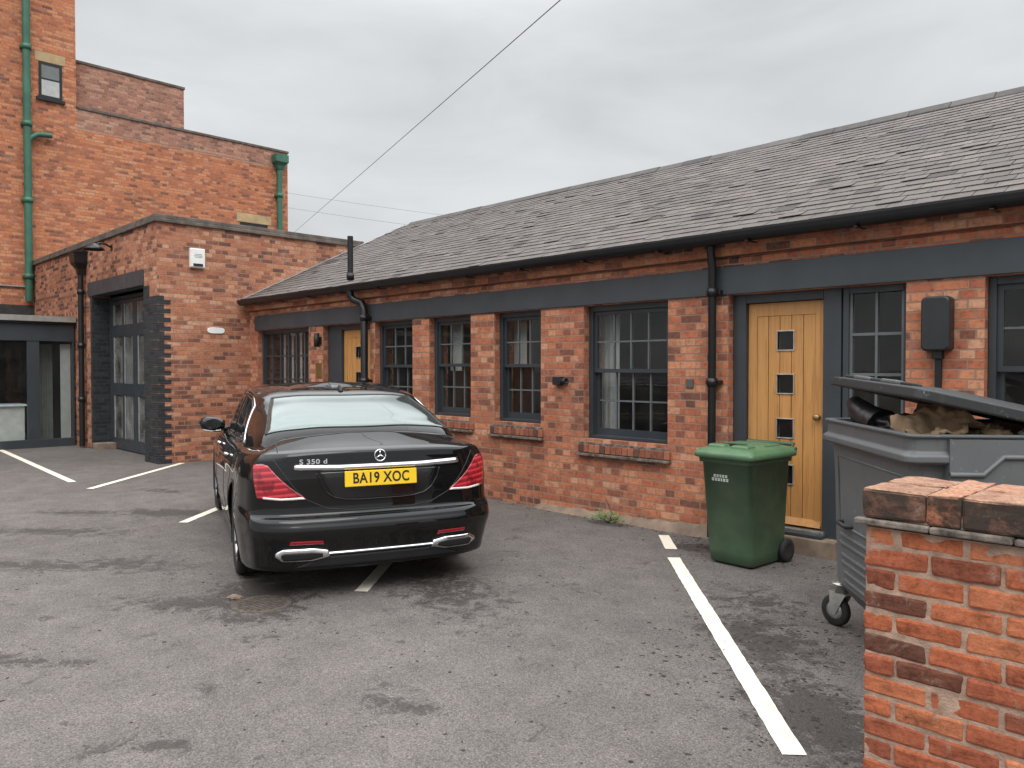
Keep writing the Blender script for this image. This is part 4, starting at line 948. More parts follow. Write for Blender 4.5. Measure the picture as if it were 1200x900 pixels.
# rear window with seal
yb = np.linspace(-.725, .725, 17); yt = np.linspace(-.60, .60, 17)
botc = [(.645+.09*(abs(q)/.725)**2.2, q) for q in yb]; topc = [(1.385+.07*(abs(q)/.60)**2.5, q) for q in yt]
CB(patch('top', botc, topc, 40, 24, .004), 'rear_window', 'rear_glass')
sm = ribbon('top', botc, .007); ribbon('top', topc, .007, m=sm); ribbon('top', [botc[0], topc[0]], .007, m=sm); ribbon('top', [botc[-1], topc[-1]], .007, m=sm)
CB(sm, 'window_seal', 'matt_black')
CB(patch('top', [(3.86-.16*(abs(q)/.6)**2, q) for q in np.linspace(-.60, .60, 13)], [(3.1-.08*(abs(q)/.45)**2, q) for q in np.linspace(-.46, .46, 13)], 20, 12, .003), 'windscreen', 'car_glass')
for sd_ in ('left', 'right'):
    lo_r = [(1.20, 1.055), (1.6, 1.035), (2.12, 1.022)]; hi_r = [(1.50, 1.30), (1.75, 1.365), (2.12, 1.395)]
    lo_f = [(2.18, 1.02), (2.8, 1.01), (3.42, 1.0)]; hi_f = [(2.18, 1.396), (2.55, 1.385), (2.92, 1.325)]
    CB(patch(sd_, lo_r, hi_r, 16, 10, .003), 'side_window', 'car_glass'); CB(patch(sd_, lo_f, hi_f, 16, 10, .003), 'side_window', 'car_glass')
    t_ = ribbon(sd_, [(1.12, 1.045), (1.2, 1.042), (2.15, 1.008), (3.48, .985)], .009); ribbon(sd_, [(1.14, 1.05), (1.30, 1.17), (1.50, 1.315), (1.75, 1.38), (2.2, 1.408), (2.6, 1.395), (2.95, 1.335), (3.45, 1.01)], .008, m=t_)
    CB(t_, 'chrome_trim', 'chrome')
    g_ = ribbon(sd_, [(2.16, .34), (2.14, .7), (2.15, 1.0)], .0035, sink=.001); ribbon(sd_, [(3.33, .34), (3.38, .7), (3.42, .95)], .0035, sink=.001, m=g_)
    ribbon(sd_, [(1.60, .36), (1.53, .6), (1.32, .85), (1.22, 1.0)], .0035, sink=.001, m=g_); ribbon(sd_, [(1.62, .30), (2.5, .29), (3.65, .29)], .004, sink=.001, m=g_)
    ribbon(sd_, [(.5, .71), (.62, .72), (.72, .6)], .003, sink=.001, m=g_)
    CB(g_, 'door_gap', 'matt_black')
    sgn = 1 if sd_ == 'left' else -1
    for hx_ in (1.78, 2.92):
        l, n_ = cast(*rays(sd_)(hx_, .885)); h = MB()
        h.tube([l+n_*.0+Vector((-.1, 0, .004)), l+n_*.028+Vector((-.085, 0, .004)), l+n_*.034, l+n_*.028+Vector((.085, 0, -.004)), l+Vector((.1, 0, -.004))], [.01, .013, .014, .013, .01], 8); CB(h, 'door_handle', 'chrome')
    # door mirror
    mi = MB(); pts_ = []
    for (dy, a, b, c_) in ((.0, .02, .03, 0), (.03, .05, .05, .0), (.10, .085, .075, .01), (.19, .085, .078, .015), (.235, .06, .055, .02), (.25, .015, .015, .02)):
        pts_.append([(3.38+c_+a*math.cos(t), sgn*(.86+dy), 1.045+b*math.sin(t)) for t in np.linspace(0, 2*math.pi, 20, endpoint=False)])
    mi.rings(pts_); mi.tube([(3.40, sgn*.80, .985), (3.40, sgn*.9, 1.0)], .03, 10)
    mo_ = CB(mi, 'door_mirror', 'paint')
    mg = MB(); mg.rings([[(3.30+dx, sgn*(.985+.085*k*math.cos(t)), 1.05+.055*k*math.sin(t)) for t in np.linspace(0, 2*math.pi, 18, endpoint=False)] for dx, k in ((.012, 1), (.0, 1), (-.002, .95))]); CB(mg, 'mirror_glass', 'gloss_black', mo_)
    mg = MB(); mg.tube([(3.34, sgn*.90, .974), (3.335, sgn*1.0, .972), (3.36, sgn*1.08, .985)], .011, 8); CB(mg, 'mirror_trim', 'chrome', mo_)
    # tail lamp round the corner
    kd = 'cl' if sgn > 0 else 'cr'
    bot_ = [(.44, .722), (.58, .716), (.745, .732)]; top2 = [(.68, .955), (.72, .966), (.80, .958)]
    tl = CB(patch(kd, bot_, top2, 26, 18, .006, skirt=.02), 'tail_lamp', 'red_lamp')
    CB(patch(kd, [(.445, .721), (.58, .716), (.70, .726)], [(.46, .736), (.58, .731), (.70, .741)], 16, 2, .009), 'reversing_strip', 'clear_lamp', tl)
    # headlamp
    kf = 'fl' if sgn > 0 else 'fr'
    CB(patch(kf, [(.55, .62), (.75, .62), (.98, .70)], [(.62, .76), (.8, .79), (1.02, .80)], 16, 8, .004), 'headlamp', 'clear_lamp')
    # exhaust trim
    a, b = sgn*.365, sgn*.715
    et = CB(patch('rear', [(a, .318), (sgn*.48, .292), (sgn*.68, .294), (b, .325)], [(a+sgn*.015, .37), (sgn*.48, .388), (sgn*.68, .388), (b+sgn*.012, .362)], 24, 10, .012, skirt=.04, bulge=.014), 'exhaust_trim', 'chrome')
    CB(patch('rear', [(a+sgn*.05, .33), (sgn*.50, .312), (sgn*.67, .314), (b-sgn*.03, .335)], [(a+sgn*.055, .356), (sgn*.50, .368), (sgn*.67, .367), (b-sgn*.027, .352)], 20, 4, .028, skirt=.014), 'tailpipe', 'matt_black', et)
    CB(patch('rear', [(sgn*.41, .412), (sgn*.64, .416)], [(sgn*.42, .436), (sgn*.635, .441)], 14, 3, .004), 'reflector', 'red_reflector')
CB(patch('rear', [(-.39, .333), (.39, .333)], [(-.39, .352), (.39, .352)], 30, 4, .008, bulge=.01), 'bumper_strip', 'chrome')
CB(patch('rear', [(-.62, .238), (.62, .238)], [(-.40, .318), (.40, .318)], 30, 4, .004), 'diffuser', 'matt_black')
# boot lid detail
CB(patch('rear', [(-.33, .715), (-.2, .70), (.2, .70), (.33, .715)], [(-.44, .905), (-.2, .91), (.2, .91), (.44, .905)], 30, 12, .002), 'plate_recess', 'gloss_black')
rim_ = ribbon('rear', [(-.45, .90), (-.43, .83), (-.385, .76), (-.33, .722), (-.25, .704), (-.15, .698), (.15, .698), (.25, .704), (.33, .722), (.385, .76), (.43, .83), (.45, .90)], .007, 80); CB(rim_, 'recess_rim', 'paint')
CB(patch('rear', [(-.60, .918), (-.3, .908), (.3, .908), (.60, .918)], [(-.595, .962), (-.3, .952), (.3, .952), (.595, .962)], 40, 6, .008, skirt=.03, bulge=.016), 'chrome_strip', 'chrome')
gp_ = ribbon('rear', [(-.735, 1.0), (-.69, .93), (-.60, .80), (-.52, .715), (-.38, .648), (-.2, .628), (.2, .628), (.38, .648), (.52, .715), (.60, .80), (.69, .93), (.735, 1.0)], .004, 80, .001)
ribbon('top', [(.22, .70), (.45, .68), (.62, .64)], .004, 20, .001, gp_); ribbon('top', [(.22, -.70), (.45, -.68), (.62, -.64)], .004, 20, .001, gp_); ribbon('top', [(.60, -.6), (.585, 0), (.60, .6)], .004, 20, .001, gp_)
CB(gp_, 'boot_gap', 'matt_black')
l, n_ = cast(*rays('rear')(0, .85))
pm = Matrix.Translation((l.x-.022, 0, .85)) @ Matrix.Rotation(R(5), 4, 'Y')
m = MB(); m.obox(pm, .006, .262, .0555); np_ = m.build('number_plate', M['plate_yellow'], car, world=False, bevel=.004)
face = Matrix(((0, 0, -1, 0), (-1, 0, 0, 0), (0, 1, 0, 0), (0, 0, 0, 1)))
text_mesh('lettering', 'BA19 XOC', .103, pm @ Matrix.Translation((-.0068, 0, 0)) @ face, M['plate_black'], np_, .0008, .80, 1.08, .0023)
l, n_ = cast(*rays('rear')(0.47, .975))
tw_ = Matrix.Translation((l.x-.004, .47, .978)) @ Matrix.Rotation(R(-6), 4, 'Z') @ Matrix.Rotation(R(6), 4, 'Y') @ face
text_mesh('model_lettering', 'S 350 d', .046, tw_, M['chrome'], car, .003, 1.25, 1.1, .001)
l, n_ = cast(*rays('rear')(0, 1.006))
bmx = Matrix.Translation((l.x-.008, 0, 1.006)) @ Matrix.Rotation(R(6), 4, 'Y') @ face
m = MB(); m.tube([bmx @ Vector((.04*math.cos(t), .04*math.sin(t), 0)) for t in np.linspace(0, 2*math.pi, 33)], .0048, 8)
for a in (90, 210, 330):
    m.tube([bmx @ Vector((0, 0, .002)), bmx @ Vector((.04*math.cos(R(a)), .04*math.sin(R(a)), 0))], [.0075, .002], 6)
CB(m, 'badge', 'chrome')
m = MB(); pts_ = []
for (dz, ln, wd) in ((0, .085, .03), (.02, .07, .022), (.045, .045, .012), (.06, .02, .005)):
    pts_.append([(1.55+dz*.3+ln*math.cos(t), wd*math.sin(t), 1.425+dz) for t in np.linspace(0, 2*math.pi, 18, endpoint=False)])
m.rings(pts_); CB(m, 'antenna', 'matt_black')
m = MB(); m.box(.60, .64, .09, .115, 1.10, 1.135); m.build('window_foot_block', M['matt_black'], car, world=False, bevel=.006)  # small black block at the foot of the rear window
# front grille (kept simple, never in view)
CB(patch('front', [(-.42, .42), (.42, .42)], [(-.36, .72), (.36, .72)], 14, 8, .004), 'grille', 'matt_black')
# wheels
for sx_ in WS:
    for sg_ in (1, -1):
        wv = bpy.data.objects.new('wheel', None); col.objects.link(wv); wv.parent = car; wv.location = (sx_, sg_*WY, WR); wv.empty_display_size = .1
        mt_ = Matrix.Rotation(R(-90*sg_), 4, 'X')
        m = MB(); m.lathe([(.245, -.115), (.30, -.125), (.332, -.118), (.344, -.10), (.345, -.05), (.341, -.045), (.345, -.04), (.345, .04), (.341, .045), (.345, .05), (.344, .10), (.332, .118), (.30, .125), (.245, .115)], mt_, 48)
        CB(m, 'tyre', 'rubber', wv)
        m = MB(); m.lathe([(.248, -.11), (.235, -.08), (.23, .09), (.24, .112), (.25, .116), (.25, .108), (.236, .09)], mt_, 40)
        m.lathe([(0, .085), (.05, .085), (.065, .07), (.065, .03), (0, .03)], mt_, 20)
        for i in range(10):
            a = 2*math.pi*i/10
            m.tube([mt_ @ Vector((.05*math.cos(a), .05*math.sin(a), .07)), mt_ @ Vector((.15*math.cos(a), .15*math.sin(a), .085)), mt_ @ Vector((.24*math.cos(a), .24*math.sin(a), .10))], [.018, .013, .015], 6)
        CB(m, 'rim', 'alloy', wv)
        m = MB(); m.lathe([(0, -.02), (.17, -.02), (.17, .01), (0, .01)], mt_, 24); CB(m, 'brake_disc', 'steel', wv)
    for sg_ in (1, -1):
        ml = MB()
        ys = (.50, .93); ns = 20
        rs_ = [[(sx_+(AR-.004)*math.cos(t), sg_*yy, WR+(AR-.004)*math.sin(t)) for t in np.linspace(-.45, math.pi+.45, ns)] for yy in ys]
        ml.rings(rs_, None, True, False, False, closed=False); ml.add([rs_[0][i] for i in range(ns)], [tuple(range(ns))])
        CB(ml, 'wheel_arch', 'matt_black')
        ribp = [(sx_+(AR+.002)*math.cos(t), WR+(AR+.002)*math.sin(t)) for t in np.linspace(-.25, math.pi+.25, 30)]
        CB(ribbon('left' if sg_ > 0 else 'right', ribp, .009, 50, .003), 'arch_lip', 'paint')

# ------------------------------------------------------------------ green wheelie bin
def rring(hx_, hy_, z, r, cx=0, cy=0, n=4):
    return [(a, b, z) for a, b in rrect(cx, cy, hx_, hy_, r, n)]
gb_ = thing('wheelie_bin', 'green two wheeled household bin standing in front of the near oak door', 'bin', (-3.205, 5.94, 0), R(-4))
m = MB()
m.rings([rring(a, b, z, .035, 0, cy) for a, b, z, cy in ((.19, .235, .015, .03), (.205, .25, .03, .03), (.21, .255, .12, .025), (.235, .30, .85, .005), (.252, .322, .855, 0), (.252, .325, .90, 0))])
bb = m.build('body', M['bin_green'], gb_, world=False)
m = MB(); m.rings([rring(a, b, z, .04, 0, cy) for a, b, z, cy in ((.27, .345, .895, -.0), (.28, .355, .90, 0), (.282, .357, .935, 0), (.268, .34, .945, 0), (.255, .325, .965, .005), (.20, .27, .985, .01), (.05, .08, .992, .02))])
ld = m.build('lid', M['lid_green'], gb_, world=False)
m = MB()
for sx_ in (-1, 1): m.rings([rring(a, b, z, .02, sx_*.11, -.21) for a, b, z in ((.085, .07, .955), (.08, .065, 1.0), (.065, .05, 1.005))])
m.box(-.2, .2, -.04, .22, .97, .998); m.build('lid_rib', M['lid_green'], ld, world=False, bevel=.012)
m = MB(); m.box(-.10, .10, -.185, -.13, .982, 1.0075); m.build('grip_recess', M['matt_black'], ld, world=False)
m = MB(); m.tube([(-.22, .33, .93), (-.22, .385, .985), (.22, .385, .985), (.22, .33, .93)], .017, 8); m.tube([(-.27, .335, .95), (.27, .335, .95)], .02, 8); m.build('handle', M['bin_green'], gb_, world=False)
for sx_ in (-1, 1):
    m = MB(); m.lathe([(0, -.025), (.06, -.025), (.09, -.022), (.1, -.012), (.1, .012), (.09, .022), (.06, .025), (.045, .018), (0, .018)], Matrix.Translation((sx_*.235, .255, .1)) @ Matrix.Rotation(R(90*sx_), 4, 'Y'), 28); m.build('wheel', M['rubber'], gb_, world=False)
m = MB(); m.tube([(-.23, .255, .1), (.23, .255, .1)], .012, 8); m.build('axle', M['steel'], gb_, world=False)
m = MB()
def frontz(z): return -(.255-.025+(.045+.02)*(z-.12)/.73)-.0025
xq = -.115
for rowz, hgt, segs in ((.735, .022, (.018, .02, .016, .02, .018)), (.703, .024, (.022, .016, .02, .014, .022, .018))):
    xq = -.135 if rowz < .72 else -.115
    for sgm in segs:
        f0, f1 = frontz(rowz), frontz(rowz+hgt)
        for (qa, qb, za, zb) in ((0, .006, 0, 1), (.006, sgm, .75, 1), (.006, sgm*.9, 0, .28), (sgm*.6, sgm*.9, .28, .75)):
            y0_, y1_ = f0+(f1-f0)*za, f0+(f1-f0)*zb; z0_, z1_ = rowz+hgt*za, rowz+hgt*zb
            m.add([(xq+qa, y0_, z0_), (xq+qb, y0_, z0_), (xq+qb, y1_, z1_), (xq+qa, y1_, z1_), (xq+qa, y0_+.003, z0_), (xq+qb, y0_+.003, z0_), (xq+qb, y1_+.003, z1_), (xq+qa, y1_+.003, z1_)], BOXF)
        xq += sgm+.009
m.build('lettering', simple('faded_print', (.5, .54, .5), .6), gb_, world=False)

# ------------------------------------------------------------------ grey four wheeled trade bin
# local x along the long left face (far -> near), local y to the right
tb_ = thing('trade_bin', 'large grey four wheeled rubbish bin with its black lid propped up by rubbish', 'bin', (-2.06, 4.84, 0), math.atan2(-1.05, .90))
LX, LY = 1.235, 1.05; cx_, cy_ = LX/2, LY/2
m = MB()
def R2(dx0, dx1, dy0, dy1, z, r=.05):
    x0, x1, y0, y1 = dx0, LX-dx1, dy0, LY-dy1
    return [(a, b, z) for a, b in rrect((x0+x1)/2, (y0+y1)/2, (x1-x0)/2, (y1-y0)/2, r, 4)]
m.rings([R2(.17, .17, .15, .15, .195), R2(.155, .155, .135, .135, .20), R2(.05, .055, .05, .05, .31), R2(.045, .052, .046, .046, .45), R2(.035, .045, .035, .035, 1.0), R2(.03, .035, .025, .025, 1.17), R2(.005, .005, -.0, -.0, 1.172), R2(-.02, -.02, -.025, -.025, 1.185), R2(-.02, -.02, -.025, -.025, 1.215), R2(.0, .0, .0, .0, 1.235), R2(.0, .0, 0, 0, 1.30), R2(-.015, -.015, -.015, -.015, 1.303), R2(-.015, -.015, -.015, -.015, 1.318), R2(.03, .03, .03, .03, 1.318), R2(.05, .05, .05, .05, 1.0), R2(.1, .1, .1, .1, .6)], smooth=False)
bdy = m.build('body', M['bin_grey'], tb_, world=False, bevel=.006)
# y of left face / x of near face at height
def fy(z): return .046+(.035-.046)*(z-.45)/.55 if z > .45 else .05-.004*(z-.31)/.14
def fx(z): return LX-(.052+(.045-.052)*(z-.45)/.55)
m = MB()
def rib(pts, r=.014): m.tube([(a, fy(z)-.001, z) for a, z in pts], r, 6)
rib([(.16, .68), (.15, 1.10), (1.22, 1.10), (1.22, .68), (.16, .68)], .009)
for zz in (.62, .57, .50, .455): rib([(.17 if zz > .5 else .2, zz), (LX-.2, zz)], .013)
for zz in (.40, .35): rib([(.24, zz), (LX-.24, zz)], .013)
def ribn(pts, r=.016): m.tube([(fx(z)-.001, b, z) for b, z in pts], r, 6)
m.tube([(LX+.025, b, z) for b, z in [(.17, 1.13), (.32, 1.13), (.41, 1.215), (.64, 1.215), (.73, 1.13), (.88, 1.13)]], .014, 6)
ribn([(.2, .62), (.87, .62)]); ribn([(.2, .54), (.87, .54)])
m.build('rib', M['bin_grey'], bdy, world=False)
m = MB()
m.box(LX-.1, LX+.0235, .17, LY-.17, 1.02, 1.296)
for b in (.46, .59): m.tube([(LX-.06, b, 1.09), (LX+.02, b, 1.09)], .03, 12)
m.build('lifting_pin', M['bin_grey'], tb_, world=False)
for a in (1.0, .22):
    m = MB(); m.tube([(a, .06, .70), (a, .0, .70), (a+.15, -.0, .70), (a+.15, .06, .70)], .014, 8); m.build('grab_handle', M['bin_lid'], tb_, world=False)
# lid, hinged on the far (right) long side, propped open
hz, lz = 1.33, 1.56
ang = math.atan2(lz-hz, LY)
lmx = Matrix.Translation((0, LY+.02, hz)) @ Matrix.Rotation(R(2.0), 4, 'Y') @ Matrix.Rotation(-ang, 4, 'X')
m = MB()
def LP(a, b, c): return tuple(lmx @ Vector((a, b, c)))
def lring(x0, x1, y0, y1, z, r): return [LP(a, b, z) for a, b in rrect((x0+x1)/2, (y0+y1)/2, (x1-x0)/2, (y1-y0)/2, r, 4)]
m.rings([lring(.03, LX+.03, -LY-.03, .0, -.03, .05), lring(.025, LX+.035, -LY-.035, .0, -.025, .05), lring(.03, LX+.03, -LY-.03, 0, .022, .05), lring(.08, LX-.02, -LY+.01, -.02, .032, .05), lring(.3, LX-.3, -.8, -.3, .06, .1)], smooth=False)
lid_ = m.build('lid', M['bin_lid'], tb_, world=False, bevel=.005)
for a in (.22, .62, 1.02):
    m = MB(); mm = lmx @ Matrix.Translation((a, -LY+.035, .037)); m.obox(mm, .07, .028, .012)
    m.build('lid_grip', M['matt_black'], lid_, world=False, bevel=.008)
for a in (.42, .82):
    m = MB(); mm = lmx @ Matrix.Translation((a, -LY+.04, .040)); m.obox(mm, .10, .04, .012)
    m.build('lid_pad', M['bin_grey'], lid_, world=False, bevel=.008)
m = MB(); m.tube([(.1, LY+.03, 1.335), (LX-.1, LY+.03, 1.335)], .022, 10); m.build('hinge', M['bin_lid'], tb_, world=False)
for (a, b, rot) in ((.05, .09, 215), (LX-.2, .13, 60), (.17, LY-.15, -30), (LX-.2, LY-.15, 10)):
    ca_ = bpy.data.objects.new('castor', None); col.objects.link(ca_); ca_.parent = tb_; ca_.location = (a, b, 0); ca_.rotation_euler = (0, 0, R(rot)); ca_.empty_display_size = .1
    m = MB(); m.lathe([(.06, -.024), (.085, -.024), (.098, -.014), (.1, 0), (.098, .014), (.085, .024), (.06, .024)], Matrix.Translation((.04, 0, .1)) @ Matrix.Rotation(R(90), 4, 'X'), 28); m.build('tyre', M['rubber'], ca_, world=False)
    m = MB(); m.lathe([(0, -.027), (.03, -.03), (.064, -.02), (.064, .02), (.03, .03), (0, .027)], Matrix.Translation((.04, 0, .1)) @ Matrix.Rotation(R(90), 4, 'X'), 24); m.build('hub', M['steel'], ca_, world=False)
    m = MB(); 
    for sy in (-1, 1): m.add([(.06, sy*.034, .08), (.02, sy*.034, .08), (-.05, sy*.034, .215), (.06, sy*.034, .215), (.06, sy*.039, .08), (.02, sy*.039, .08), (-.05, sy*.039, .215), (.06, sy*.039, .215)], BOXF)
    m.box(-.055, .065, -.04, .04, .212, .222); m.lathe([(0, 0), (.045, 0), (.045, .05), (.06, .05), (.06, .06), (0, .06)], Matrix.Translation((0, 0, .222)), 16); m.build('fork', M['steel'], ca_, world=False)

# rubbish in it
tm = tb_.matrix_basis.copy(); tm = Matrix.Translation(tb_.location) @ Matrix.Rotation(tb_.rotation_euler.z, 4, 'Z')
def W(a, b, c): return tm @ Vector((a, b, c))
def lump(center, rx, ry, rz_, mat, name, label, cat, amp=.25, seed=0, rot=0, tilt=0, n=40):
    bm = bmesh.new(); bmesh.ops.create_icosphere(bm, subdivisions=5, radius=1)
    from mathutils import noise as mn
    for v in bm.verts:
        d = v.co.copy(); k = 1+amp*mn.fractal(d*1.6+Vector((seed, 0, 0)), 1, 2, 5)
        rid = 1-abs(mn.noise(d*3.1+Vector((0, seed, 3))))*.28
        v.co = Vector((d.x*rx, d.y*ry, d.z*rz_))*k*rid
    for f in bm.faces: f.smooth = True
    bmesh.ops.transform(bm, matrix=Matrix.Rotation(rot, 4, 'Z') @ Matrix.Rotation(tilt, 4, 'Y'), verts=bm.verts)
    me = bpy.data.meshes.new(name); bm.to_mesh(me); bm.free(); me.materials.append(mat)
    o = bpy.data.objects.new(name, me); col.objects.link(o); o.location = center; return tag(o, label, cat)
rz0 = tb_.rotation_euler.z
# black boot-like sack poking up at the far end
m = MB(); pr = [((.50, .16, 1.30), .10), ((.36, .14, 1.33), .085), ((.24, .13, 1.37), .072), ((.13, .13, 1.415), .05), ((.09, .13, 1.43), .022)]
m.tube([W(*p) for p, _ in pr], [r for _, r in pr], 16); o = m.build('rubbish_sack', M['bag']); tag(o, 'black sack sticking up over the far end of the grey bin rim', 'sack')
lump(W(.62, .25, 1.27), .30, .17, .11, M['bag'], 'rubbish_sack', 'wide black sack slumped behind the bin rim beside the cardboard', 'sack', .3, 3, rz0)
def sheet(name, corners, mat, label, cat, curl=.05, n=14, thick=.006, seed=1):
    a, b, c, d = [Vector(q) for q in corners]; m = MB(); k = n+1; G = []
    from mathutils import noise as mn
    nn = (b-a).cross(d-a).normalized()
    for j in range(k):
        for i in range(k):
            u, v = i/n, j/n; p = a*(1-u)*(1-v)+b*u*(1-v)+c*u*v+d*(1-u)*v
            p += nn*(curl*mn.noise(Vector((u*3+seed, v*3, seed))) + curl*.6*math.sin(u*4+seed) + curl*.55*(abs(mn.noise(Vector((u*6+seed, v*5, seed+4))))-.25) + curl*.25*mn.noise(Vector((u*13, v*13, seed)))); G.append(p)
    vs_ = G+[p-nn*thick for p in G]
    fs_ = [(j*k+i, j*k+i+1, (j+1)*k+i+1, (j+1)*k+i) for j in range(n) for i in range(n)]
    fs_ += [tuple(x_+k*k for x_ in f[::-1]) for f in fs_]
    m.add(vs_, fs_, None, True); return tag(m.build(name, mat), label, cat)
sheet('cardboard_box', [W(.86, .07, 1.30), W(LX-.05, .10, 1.31), W(LX-.05, .38, 1.39), W(.84, .32, 1.46)], M['card'], 'torn brown cardboard bent over the grey bin rim under the lid', 'cardboard', .07, 34, .006, 2)
sheet('cardboard_box', [W(.30, .36, 1.28), W(1.0, .30, 1.30), W(1.0, .40, 1.45), W(.30, .44, 1.49)], simple('shaded_card', (.2, .12, .09), .9), 'brown cardboard panel with painted shade standing upright beneath the open lid', 'cardboard', .03, 10, .006, 5)  # brown card darkened in its colour for the shade under the lid
lump(W(LX-.17, .45, 1.29), .12, .10, .07, M['card'], 'crumpled_wrapping', 'crumpled brown wrapping filling the near corner of the grey bin', 'wrapping', .4, 9, rz0)
lump(W(LX-.10, .62, 1.32), .06, .05, .035, M['paper'], 'scrap_paper', 'pale crumpled paper scrap on the bin rim right of the cardboard', 'paper', .4, 5)
lump(W(LX-.11, .78, 1.325), .07, .05, .03, simple('purple_wrap', (.06, .05, .12), .4), 'scrap_wrapper', 'dark bluish crumpled wrapper beside the pale paper in the bin', 'wrapper', .4, 7)
lump(W(LX-.10, .93, 1.33), .06, .05, .035, M['paper'], 'scrap_paper', 'pale crumpled paper at the right end of the bin opening', 'paper', .4, 12)

# ------------------------------------------------------------------ brick boundary wall in front, every brick laid
bw = thing('boundary_wall', 'weathered red brick boundary wall with brick on edge coping in the lower right corner', 'wall', (-1.09, 2.9, 0))
BX, BYf, BYb, BT = -1.09, 2.9, 3.36, 1.055
core = MB(); core.box(BX+.007, 1.1, BYf+.006, BYb-.006, -.05, BT-.004); core.build('mortar', M['mortar'], bw)
bk = MB()
def laid(x0, x1, y0, y1, z0, z1, c, wob=.003):
    j = lambda: random.uniform(-wob, wob)
    vs = [(x0+j(), y0+j(), z0+j()), (x1+j(), y0+j(), z0+j()), (x1+j(), y1+j(), z0+j()), (x0+j(), y1+j(), z0+j()), (x0+j(), y0+j(), z1+j()), (x1+j(), y0+j(), z1+j()), (x1+j(), y1+j(), z1+j()), (x0+j(), y1+j(), z1+j())]
    bk.add(vs, BOXF, c)
CH = .078; z = BT; i = 0
while z > -.05:
    z0, z1 = z-CH+.010, z-.001
    x_ = BX+random.uniform(0, .004)
    seq = [.102, .215] if i % 2 == 0 else [.215]
    first = True; k = 0
    while x_ < 1.1:
        wdt = (seq[k] if k < len(seq) else .215) + random.uniform(-.006, .006)
        prot = random.uniform(-.004, .005)
        laid(x_, min(x_+wdt, 1.1), BYf+prot, BYf+.1, z0+random.uniform(-.002, .002), z1+random.uniform(-.002, .002), rnd_brick())
        laid(x_, min(x_+wdt, 1.1), BYb-.1, BYb-prot, z0, z1, rnd_brick())
        x_ += wdt+.011; k += 1
    laid(BX+random.uniform(-.002, .002), BX+.1, BYf+.112, BYf+.112+.107, z0, z1, rnd_brick()); laid(BX, BX+.1, BYf+.23, BYb-.112, z0, z1, rnd_brick())
    z -= CH; i += 1
tx1 = bpy.data.textures.new('chips', 'CLOUDS'); tx1.noise_scale = .03; tx1.noise_depth = 3
tx2 = bpy.data.textures.new('swell', 'CLOUDS'); tx2.noise_scale = .11; tx2.noise_depth = 1
def roughen(o, a=.007, b=.008):
    d = o.modifiers.new('dense', 'SUBSURF'); d.subdivision_type = 'SIMPLE'; d.levels = d.render_levels = 2
    for t, k in ((tx1, a), (tx2, b)):
        d = o.modifiers.new('worn', 'DISPLACE'); d.texture = t; d.strength = k; d.mid_level = .5; d.texture_coords = 'LOCAL'
brk = bk.build('brickwork', M['brick_wall'], bw, bevel=.009, bseg=2); roughen(brk)
bk = MB(); x_ = BX-.004; k = 0
DK = [(.20, .10, .07), (.24, .11, .075), (.40, .16, .09), (.34, .14, .085), (.22, .11, .08), (.38, .18, .12)]
pat = [0, 2, 4, 5, 1, 3, 2]; wdts = [.215, .105, .215, .215, .105, .215, .215]
while x_ < 1.1:
    wdt = wdts[k % 7]+random.uniform(-.005, .005); c = DK[pat[k % 7]]; h = random.uniform(-.004, .006)
    laid(x_, x_+wdt, BYf-.012, BYf+.215, BT+.032, BT+.137+h, c, .004); laid(x_, x_+wdt, BYf+.227, BYb+.012, BT+.032, BT+.135+h, DK[random.randrange(6)], .004)
    x_ += wdt+.004; k += 1
cop = bk.build('coping', M['coping_brick'], bw, bevel=.011, bseg=2); roughen(cop, .011, .012)
m = MB(); m.box(BX+.012, 1.09, BYf+.002, BYb-.002, BT+.03, BT+.131); m.build('coping_mortar', simple('pink_mortar', (.36, .25, .19), .95, var=.4, scale=25, bmp=.8), bw)
m = MB(); x_ = BX-.028
while x_ < 1.1:
    wdt = .265+random.uniform(-.03, .02); j = random.uniform(-.006, .004)
    m.box(x_, x_+wdt-.004, BYf-.03+j, BYb+.03, BT+.003+random.uniform(0, .003), BT+.028+random.uniform(-.003, .002)); x_ += wdt
m.build('creasing_tile', M['creasing'], bw, bevel=.006)

# ------------------------------------------------------------------ drain, weed, debris, cables
dr_ = thing('drain_cover', 'rusty round iron drain grating set in the damp patch behind the car', 'drain', (-4.98, 2.49, 0))
m = MB(); m.lathe([(.16, .006), (.2, .006), (.205, .002), (.205, .0005)], n=28); 
for i in range(-4, 5):
    h = math.sqrt(.17**2-(i*.036)**2); m.box(i*.036-.011, i*.036+.011, -h, h, .0025, .0075)
m.build('grating', simple('rusty_iron', (.085, .068, .056), .8, var=.5, scale=30, bmp=.6), dr_, world=False)
m = MB(); m.lathe([(0, .0022), (.17, .0022)], n=24); m.build('sump', M['plate_black'], dr_, world=False)
lump((-5.22, 2.41, .012), .06, .03, .018, M['cement'], 'loose_stone', 'small pale stone lying at the edge of the drain grating', 'stone', .3, 4, R(30))
wd_ = thing('weed', 'small green weed growing at the foot of the brick wall', 'plant', (-5.02, 6.40, 0))
m = MB()
